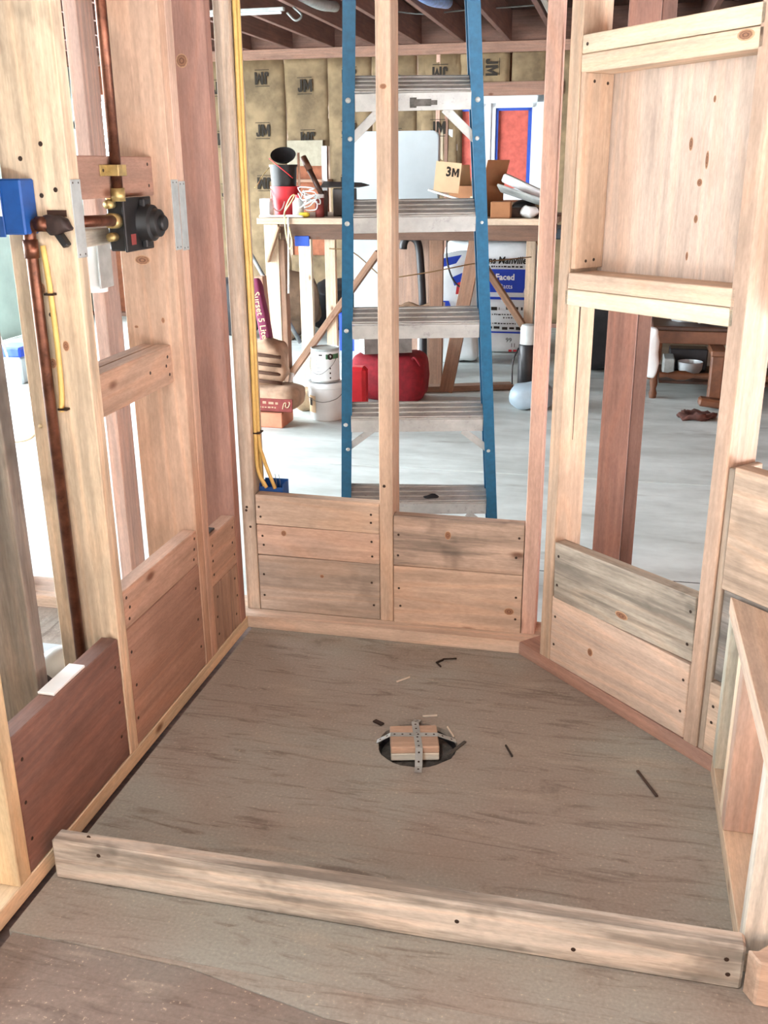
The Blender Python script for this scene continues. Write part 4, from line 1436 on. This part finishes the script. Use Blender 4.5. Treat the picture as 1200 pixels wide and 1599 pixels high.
# ---- under and before the bench
rb = empty('red_bag', T(-.37, 3.55, SLAB), 'dark red canvas tool bag on the slab under the bench', 'bag')
pillow('bag_body', rb, (.47, .30, .30), T(-.375, 3.60, SLAB + .145), REDBAG, .4, .018, 8, (30, 18), 4)
tube('bag_handle', rb, [(-.22, 3.50, .14), (-.19, 3.46, .17), (-.155, 3.47, .12)], .008, REDBAG, 8, 3)
gb = empty('grey_tray_box', T(-.4, 3.5, .15), 'open grey parts box resting on the red bag', 'box')
GB = T(-.385, 3.50, .195) @ RZ(.42) @ RX(-.08)
for (a, b_, c, d) in ((-.15, -.146, -.09, .09), (.146, .15, -.09, .09), (-.15, .15, -.09, -.086), (-.15, .15, .086, .09)):
    bx('box_side', gb, a, b_, c, d, 0, .10, GREYM if a > -.15 or b_ > -.1 else WHITEP, None, GB, .001)
bx('box_bottom', gb, -.15, .15, -.09, .09, -.004, 0, GREYM, None, GB, 0)
o = bx('yellow_level', None, -.10, .06, -.03, .0, .010, .075, plain('yellow_paint', (232, 196, 40), .5), None, GB @ T(-.03, .05, .01) @ RY(-.35))
props(o, 'yellow case sticking out of the grey parts box', 'case')
o = bx('black_case', None, -.05, .07, -.05, .0, .006, .12, BLACKP, None, GB @ T(.05, .02, .0))
props(o, 'dark case standing inside the grey parts box', 'case')

pc = empty('paint_can', T(-.628, 2.97, .1), 'one-gallon paint can with a green band stacked on the pail', 'paint can')
PZ = .107
lathe('can_body', pc, [(0, 0), (.082, 0), (.0845, .003), (.082, .007), (.082, .186), (.0845, .190), (.0845, .194), (.078, .196), (.076, .190), (0, .189)], T(-.628, 2.99, PZ), GALV, 32)
lathe('can_label', pc, [(.0825, .012), (.0827, .012), (.0827, .18), (.0825, .18)], T(-.628, 2.99, PZ), WHITEP, 32)


def arc_patch(name, parent, c, r, a0, a1, z0, z1, mat):
    bm = bmesh.new()
    lo = []; hi = []
    for i in range(9):
        a = a0 + (a1 - a0) * i / 8
        lo.append(bm.verts.new((r * math.cos(a), r * math.sin(a), z0)))
        hi.append(bm.verts.new((r * math.cos(a), r * math.sin(a), z1)))
    for i in range(8):
        bm.faces.new((lo[i], lo[i + 1], hi[i + 1], hi[i]))
    return mesh_obj(name, bm_mesh(bm), mat, T(c), parent)


arc_patch('green_band', pc, (-.628, 2.99, PZ), .0831, -1.25, -.15, .138, .166, GREENINK)
lathe('round_emblem', pc, [(0, .0004), (.018, .0004), (.018, 0), (.0, 0)], T(-.578, 2.9235, PZ + .152) @ RZ(.62) @ RX(HP), INK, 16)
text('9', .022, T(-.577, 2.9225, PZ + .152) @ RZ(.62) @ RX(HP), pc, WHITEINK)
arc_patch('print_mark', pc, (-.628, 2.99, PZ), .0831, -1.75, -1.5, .158, .166, INK)
for i in range(4):
    arc_patch('print_line', pc, (-.628, 2.99, PZ), .0831, -2.2, -1.55, .13 - i * .022, .133 - i * .022, TREADM)
for i in range(3):
    arc_patch('print_mark', pc, (-.628, 2.99, PZ), .0831, -1.0, -.9, .08 - i * .028, .09 - i * .028, INK)
tube('can_handle', pc, [(-.708, 2.97, PZ + .15), (-.70, 2.925, PZ + .08), (-.64, 2.902, PZ + .05), (-.57, 2.915, PZ + .10), (-.547, 2.96, PZ + .15)], .0016, GREYM, 6, 4)
wpl = empty('white_pail', T(-.628, 3.0, SLAB), 'large white plastic pail with a lid on the slab', 'pail')
lathe('pail_body', wpl, [(0, 0), (.094, 0), (.098, .006), (.108, .19), (.112, .192), (.112, .205), (0, .205)], T(-.628, 3.0, SLAB), WHITEP, 32)
lathe('pail_lid', wpl, [(.113, .196), (.118, .196), (.118, .222), (.106, .226), (.104, .218), (0, .218)], T(-.628, 3.0, SLAB), WHITEP, 32)
arc_patch('pail_label', wpl, (-.628, 3.0, SLAB), .1062, -2.55, -1.95, .05, .15, CARDL)
arc_patch('pail_barcode', wpl, (-.628, 3.0, SLAB), .1066, -2.45, -2.2, .09, .135, INK)
tube('pail_handle', wpl, [(-.742, 2.98, .05), (-.70, 2.895, 0.02), (-.62, 2.878, .0), (-.54, 2.90, .02), (-.515, 2.98, .05)], .002, GREYM, 6, 4)

# sacks of mortar on a red block
o = bx('red_block', None, -1.06, -.805, 2.70, 2.90, SLAB, SLAB + .088, plain('terracotta', (196, 128, 100), .9, 0, .1, 14), bev=.006)
props(o, 'terracotta block on the slab under the mortar sacks', 'block')
ls = empty('mortar_sack', T(-.88, 2.8, -.03), 'flat tan mortar sack with a maroon side lying on the block', 'sack')
pillow('sack_body', ls, (.36, .24, .13), T(-.905, 2.82, .040), PAPER, .4, .012, 12, (30, 14), 2)
bx('maroon_side', ls, -1.07, -.742, 2.695, 2.703, -.022, .052, MAROON, bev=.003)
print_strokes(ls, -.95, -.82, .028, 2.6945, .018, 60, PAPER)
print_strokes(ls, -.94, -.84, .002, 2.6945, .010, 61, PAPER)
tube('emblem_line', ls, [(-.80, 2.694, -.005), (-.79, 2.694, .028), (-.778, 2.694, .030), (-.782, 2.694, .010), (-.768, 2.694, .006), (-.755, 2.694, .030), (-.762, 2.694, .036)], .0022, CARDL, 6, 4)
us = empty('folded_sack', T(-.92, 2.92, .1), 'brown striped paper sack slumped on the lower sack', 'sack')
pillow('sack_body', us, (.24, .18, .27), T(-.945, 2.87, .225) @ RY(-.12), PAPER, .55, .02, 14, (26, 18), 6, fold=.004)
for i in range(4):
    zz = .13 + i * .05
    o = tube('dark_stripe', us, [(-1.07, 2.80, zz + .01), (-.98, 2.772, zz + .008), (-.90, 2.775, zz), (-.84, 2.81, zz - .012)], .010, STRIPE_D, 8, 3)
pu = empty('plum_sack', T(-.97, 2.9, .32), 'narrow plum paper sack with white lettering standing above the striped sack', 'sack')
PM = T(-.966, 2.885, .50) @ RY(-.155)
pillow('sack_body', pu, (.062, .07, .40), PM, PURPLE, .35, .006, 14, (18, 22), 8)
text('Surset 5 Lite', .052, PM @ T(.002, -.038, -.005) @ RX(HP) @ RZ(-HP), pu, CARDL, 'lettering', .0005)
o = bar('wood_offcut', None, (-1.0, 2.98, .70), (-.985, 2.98, .40), .05, .07, WOOD, (214, 160, 116), (0, 1, 0))
props(o, 'short timber offcut standing behind the plum sack', 'offcut')
o = pillow('tan_stone', None, (.22, .22, .13), T(-.79, 3.2, SLAB + .06), plain('sandy_stone', (156, 132, 104), .95, 0, .2, 20, .6), .75, .02, 12, (18, 12), 3)
props(o, 'sandy lump of stone behind the stacked sacks', 'stone')
o = tube('caulk_bottle', None, [(-.825, 2.90, .07), (-.805, 2.90, .16)], .014, WHITEP, 12)
props(o, 'small white tube beside the striped sack', 'tube')
o = bar('red_canister', None, (-.49, 3.23, SLAB), (-.49, 3.23, .15), .10, .10, REDP, None, (0, 1, 0), .02)
props(o, 'red container right behind the paint can', 'container')
# tarp and black bag against the far wall
tp = pillow('brown_tarp', None, (.48, .44, .55), T(-1.72, 5.70, .16), BROWNTARP, .9, .10, 5, (34, 22), 5)
props(tp, 'crumpled brown tarp heaped on the slab at the far wall', 'tarp')
tp = pillow('black_tarp', None, (.60, .4, .42), T(-1.42, 6.28, .09), BLACKBAG, .8, .07, 6, (30, 20), 9)
props(tp, 'black plastic sheet bundled beside the brown tarp', 'plastic sheet')
tp = pillow('black_sack', None, (.46, .4, .50), T(-2.26, 5.75, .13), BLACKBAG, .7, .05, 6, (26, 18), 2)
props(tp, 'black sack slumped left of the brown tarp', 'sack')
o = tube('grey_pole', None, [(-1.98, 5.45, .62), (-1.55, 5.38, SLAB + .02)], .018, GREYM, 8)
props(o, 'grey pole leaning across the brown tarp', 'pole')
o = bx('blue_carton', None, -1.16, -.98, 5.2, 5.35, SLAB, .18, BLUEINK, bev=.004)
props(o, 'blue carton beside the black plastic sheet', 'carton')
o = bx('paper_scrap', None, -2.03, -1.69, FY - .03, FY - .022, 1.30, 1.52, plain('torn_paper', (160, 152, 134), .9, 0, .1, 18), bev=0)
props(o, 'torn paper hanging below the short insulation batt', 'paper')
o = bx('wall_shelf', None, -2.02, -1.62, FY - .12, FY + .04, 1.16, 1.185, WOOD, (186, 132, 90))
props(o, 'narrow brown shelf on the far wall behind the saw', 'shelf')
o = bx('switch_box', None, -1.485, -1.43, FY - .045, FY - .0015, 1.70, 1.80, ABS, bev=.004)
props(o, 'black switch box on the far wall stud', 'switch box')

# canister and grey sack at the bench end
cy_ = empty('black_canister', T(.45, 4.0, SLAB), 'tall black canister with a white jug set on top', 'canister')
lathe('canister_body', cy_, [(0, 0), (.06, 0), (.062, .01), (.062, .285), (.055, .295), (0, .295)], T(.455, 4.06, SLAB), ABS, 24)
lathe('white_top', cy_, [(0, .296), (.054, .296), (.054, .40), (.045, .42), (.03, .425), (0, .425)], T(.455, 4.06, SLAB), PVCW, 24)
tube('canister_cord', cy_, [(.395, 4.04, .15), (.365, 4.0, .06), (.37, 3.98, SLAB + .02), (.40, 3.98, SLAB + .01)], .005, ABS, 6, 4)
o = pillow('grey_sack', None, (.26, .24, .16), T(.535, 3.50, SLAB + .078), plain('grey_plastic', (150, 166, 176), .4, 0, .1, 8), .6, .02, 9, (22, 14), 6)
props(o, 'small pale grey plastic sack on the slab by the pink stud', 'sack')

# ---- old table with turned legs, right
tb = empty('old_table', T(1.6, 3.9, SLAB), 'old brown table with a turned stretcher beyond the recess opening', 'table')
bx('table_top', tb, 1.235, 2.45, 3.85, 4.6, .318, .346, DARKW, bev=.006)
bx('apron', tb, 1.25, 2.42, 3.88, 3.905, .235, .316, BROWNW, bev=.004)
for (xx, yy) in ((1.27, 3.92), (2.38, 3.92), (1.27, 4.52), (2.38, 4.52)):
    lathe('leg', tb, [(0, 0), (.022, 0), (.026, .03), (.018, .06), (.026, .10), (.020, .14), (.028, .17), (.020, .20), (.030, .24), (.034, .25), (.034, .436), (0, .436)], T(xx, yy, SLAB), BROWNW, 14)
pr = [(0, 0)]
for i in range(21):
    u = i / 20
    pr.append((.020 + (.010 if i in (2, 3, 17, 18, 10) else 0) - .006 * (1 if i in (1, 4, 16, 19) else 0), u * 1.04))
pr.append((0, 1.04))
lathe('stretcher', tb, pr, T(1.30, 3.92, .03) @ RY(HP), BROWNW, 14)
bx('lower_shelf', tb, 1.30, 2.36, 3.95, 4.50, -.03, -.012, DARKW, bev=.003)
bx('centre_leg', tb, 1.585, 1.665, 3.70, 3.78, SLAB + .02, .23, BROWNW, bev=.01)
bar('scroll_foot', tb, (1.53, 3.66, SLAB + .05), (1.72, 3.66, SLAB + .03), .09, .05, BROWNW, None, (0, 0, 1), .012)
bx('foot_brace', tb, 1.58, 1.67, 3.68, 3.95, .195, .233, BROWNW, bev=.006)
o = pillow('foil_sheet', None, (.80, .45, .12), T(1.72, 4.1, .400), FOIL, .8, .05, 11, (44, 24), 4)
props(o, 'crumpled silver foil sheet on the old table', 'foil')
o = pillow('hanging_plastic', None, (.09, .08, .32), T(1.235, 3.80, .19), WHITEP, .6, .02, 10, (16, 16), 5)
props(o, 'white plastic sheet hanging off the corner of the old table', 'plastic sheet')
o = lathe('glass_bowl', None, [(0, 0), (.05, .003), (.075, .04), (.08, .09), (.076, .09), (.07, .04), (0, .008)], T(1.50, 4.15, -.0115) @ RY(.0), FOIL, 20)
props(o, 'shiny bowl on the lower shelf of the old table', 'bowl')
o = bx('grey_case', None, 1.33, 1.40, 4.1, 4.3, -.0115, .10, TREADM, bev=.006)
props(o, 'pale grey case on the lower shelf of the old table', 'case')
o = bx('dark_case', None, 1.375, 1.62, 4.32, 4.46, -.0115, .13, ABS, bev=.006)
props(o, 'dark case at the back of the lower shelf', 'case')
o = pillow('glass_jar', None, (.10, .10, .10), T(1.76, 4.1, .039), FOIL, .9, .002, 5, (16, 12), 1)
props(o, 'round shiny ball on the shelf right of the bowl', 'ball')
o = pillow('brown_leaf_litter', None, (.22, .14, .05), T(1.50, 3.40, SLAB + .022), plain('dry_leaves', (84, 52, 44), .9, 0, .3, 20), .8, .03, 24, (20, 10), 3)
props(o, 'dark dry leaf clump on the slab before the old table', 'leaves')
o = pillow('dark_bundle', None, (.5, .4, .75), T(.93, 4.78, .25), BLACKBAG, .6, .05, 6, (22, 16), 7)
props(o, 'dark bundle behind the reddish post', 'bundle')

# ---- cooler far left and the far left window glow things
co = empty('cooler', T(-3.04, 3.55, SLAB), 'small white cooler with a blue lid on the slab, far left', 'cooler')
bx('cooler_body', co, -3.16, -2.965, 3.50, 3.72, SLAB, .065, WHITEPANEL, bev=.012)
bx('cooler_lid', co, -3.165, -2.96, 3.495, 3.725, .067, .135, BLUEINK, bev=.012)
o = tube('white_hose', None, [(-3.3, 3.6, .55), (-3.16, 3.5, .33), (-3.05, 3.46, .16), (-3.0, 3.44, SLAB + .01)], .008, WHITEP, 8, 4)
props(o, 'white hose hanging over the cooler', 'hose')
win2 = struct('window_2', ID, 'bright bare window at the far left of the garage')
for (a, b_, c, d) in ((-4.18, -4.12, .95, 1.95), (-3.06, -3.0, .95, 1.95), (-4.12, -3.06, 1.89, 1.95), (-4.12, -3.06, .95, 1.01)):
    bx('window_frame', win2, a, b_, FY + .02, FY + .09, c, d, VINYL, bev=.004)
o = empty('hanging_lamp', T(-3.93, 6.4, 1.6), 'dark round lantern hung before the far left window', 'lantern')
lathe('lantern_shade', o, [(0, .10), (.03, .095), (.08, .03), (.085, 0), (.07, -.02), (0, -.02)], T(-3.96, 6.45, 1.66), ABS, 18)
tube('lantern_rod', o, [(-3.96, 6.45, 1.75), (-3.96, 6.45, 2.284)], .006, ABS, 6)
lathe('lantern_base', o, [(0, 0), (.06, 0), (.06, .10), (0, .10)], T(-3.96, 6.45, 1.50), BROWNW, 16)
tube('lantern_bar', o, [(-3.96, 6.45, 1.6), (-3.96, 6.45, 1.65)], .01, ABS, 6)

# ---- unseen lamp added behind the camera to light the shower
rl = empty('fill_lamp', T(.45, -2.45, 2.28), 'unseen white drum lamp added behind the camera to light the shower', 'bracket')
lathe('lamp_drum', rl, [(0, .07), (.16, .07), (.17, .06), (.17, 0), (.164, 0), (.164, .055), (0, .055)], T(.45, -2.45, 2.19), WHITEP, 32)
tube('lamp_rod', rl, [(.45, -2.45, 2.26), (.45, -2.45, 2.52)], .012, GREYM, 10)
LM = NT('fill_lamp_diffuser')
LM.b.inputs['Emission Color'].default_value = (1, .9, .76, 1)
LM.b.inputs['Emission Strength'].default_value = 3.0
lathe('lamp_diffuser', rl, [(0, .004), (.16, .004), (.16, 0), (0, 0)], T(.45, -2.45, 2.205), LM.m, 32)
ll = bpy.data.lights.new('fill_lamp_light', 'AREA')
ll.shape = 'DISK'
ll.size = .32
ll.energy = 40
ll.color = (1, .96, .91)
lo = bpy.data.objects.new('fill_lamp_light', ll)
COL.objects.link(lo)
place(lo, T(.45, -2.45, 2.195), rl)

# ---- ceiling services
for (nm, lb, pts, r, m_) in (
        ('flexible_duct', 'blue flexible duct tucked between the ceiling joists', [(-.40, 4.2, 2.36), (-.33, 4.6, 2.33), (-.28, 5.0, 2.36)], .045, DUCTM),
        ('silver_duct', 'silver duct elbow between the ceiling joists', [(-1.40, 4.0, 2.42), (-1.22, 4.3, 2.38), (-1.12, 4.7, 2.34), (-1.08, 5.0, 2.36)], .035, GALV)):
    o = tube(nm, None, pts, r, m_, 14, 5)
    props(o, lb, 'duct')
lt = empty('ceiling_bracket', T(-1.35, 4.4, 2.28), 'slim silvery bracket and loose wires hung under the joists', 'bracket')
bx('bracket_bar', lt, -1.85, -1.26, 4.37, 4.41, 2.262, 2.284, GALV, bev=.004)  # silvery bracket with wires, gives no light
bx('bracket_strip', lt, -1.83, -1.28, 4.38, 4.40, 2.245, 2.261, VINYL, bev=.004)
tube('bracket_wire', lt, [(-1.24, 4.39, 2.25), (-1.18, 4.38, 2.20), (-1.14, 4.39, 2.23), (-1.2, 4.4, 2.284)], .008, GREYM, 6, 4)
o = tube('ceiling_wire', None, [(-.8, 5.6, 2.40), (-.55, 5.6, 2.37), (-.25, 5.6, 2.385), (.0, 5.6, 2.39), (.35, 5.6, 2.40)], .006, GREYM, 6, 4)
props(o, 'grey wire running through the far ceiling joists', 'wire')
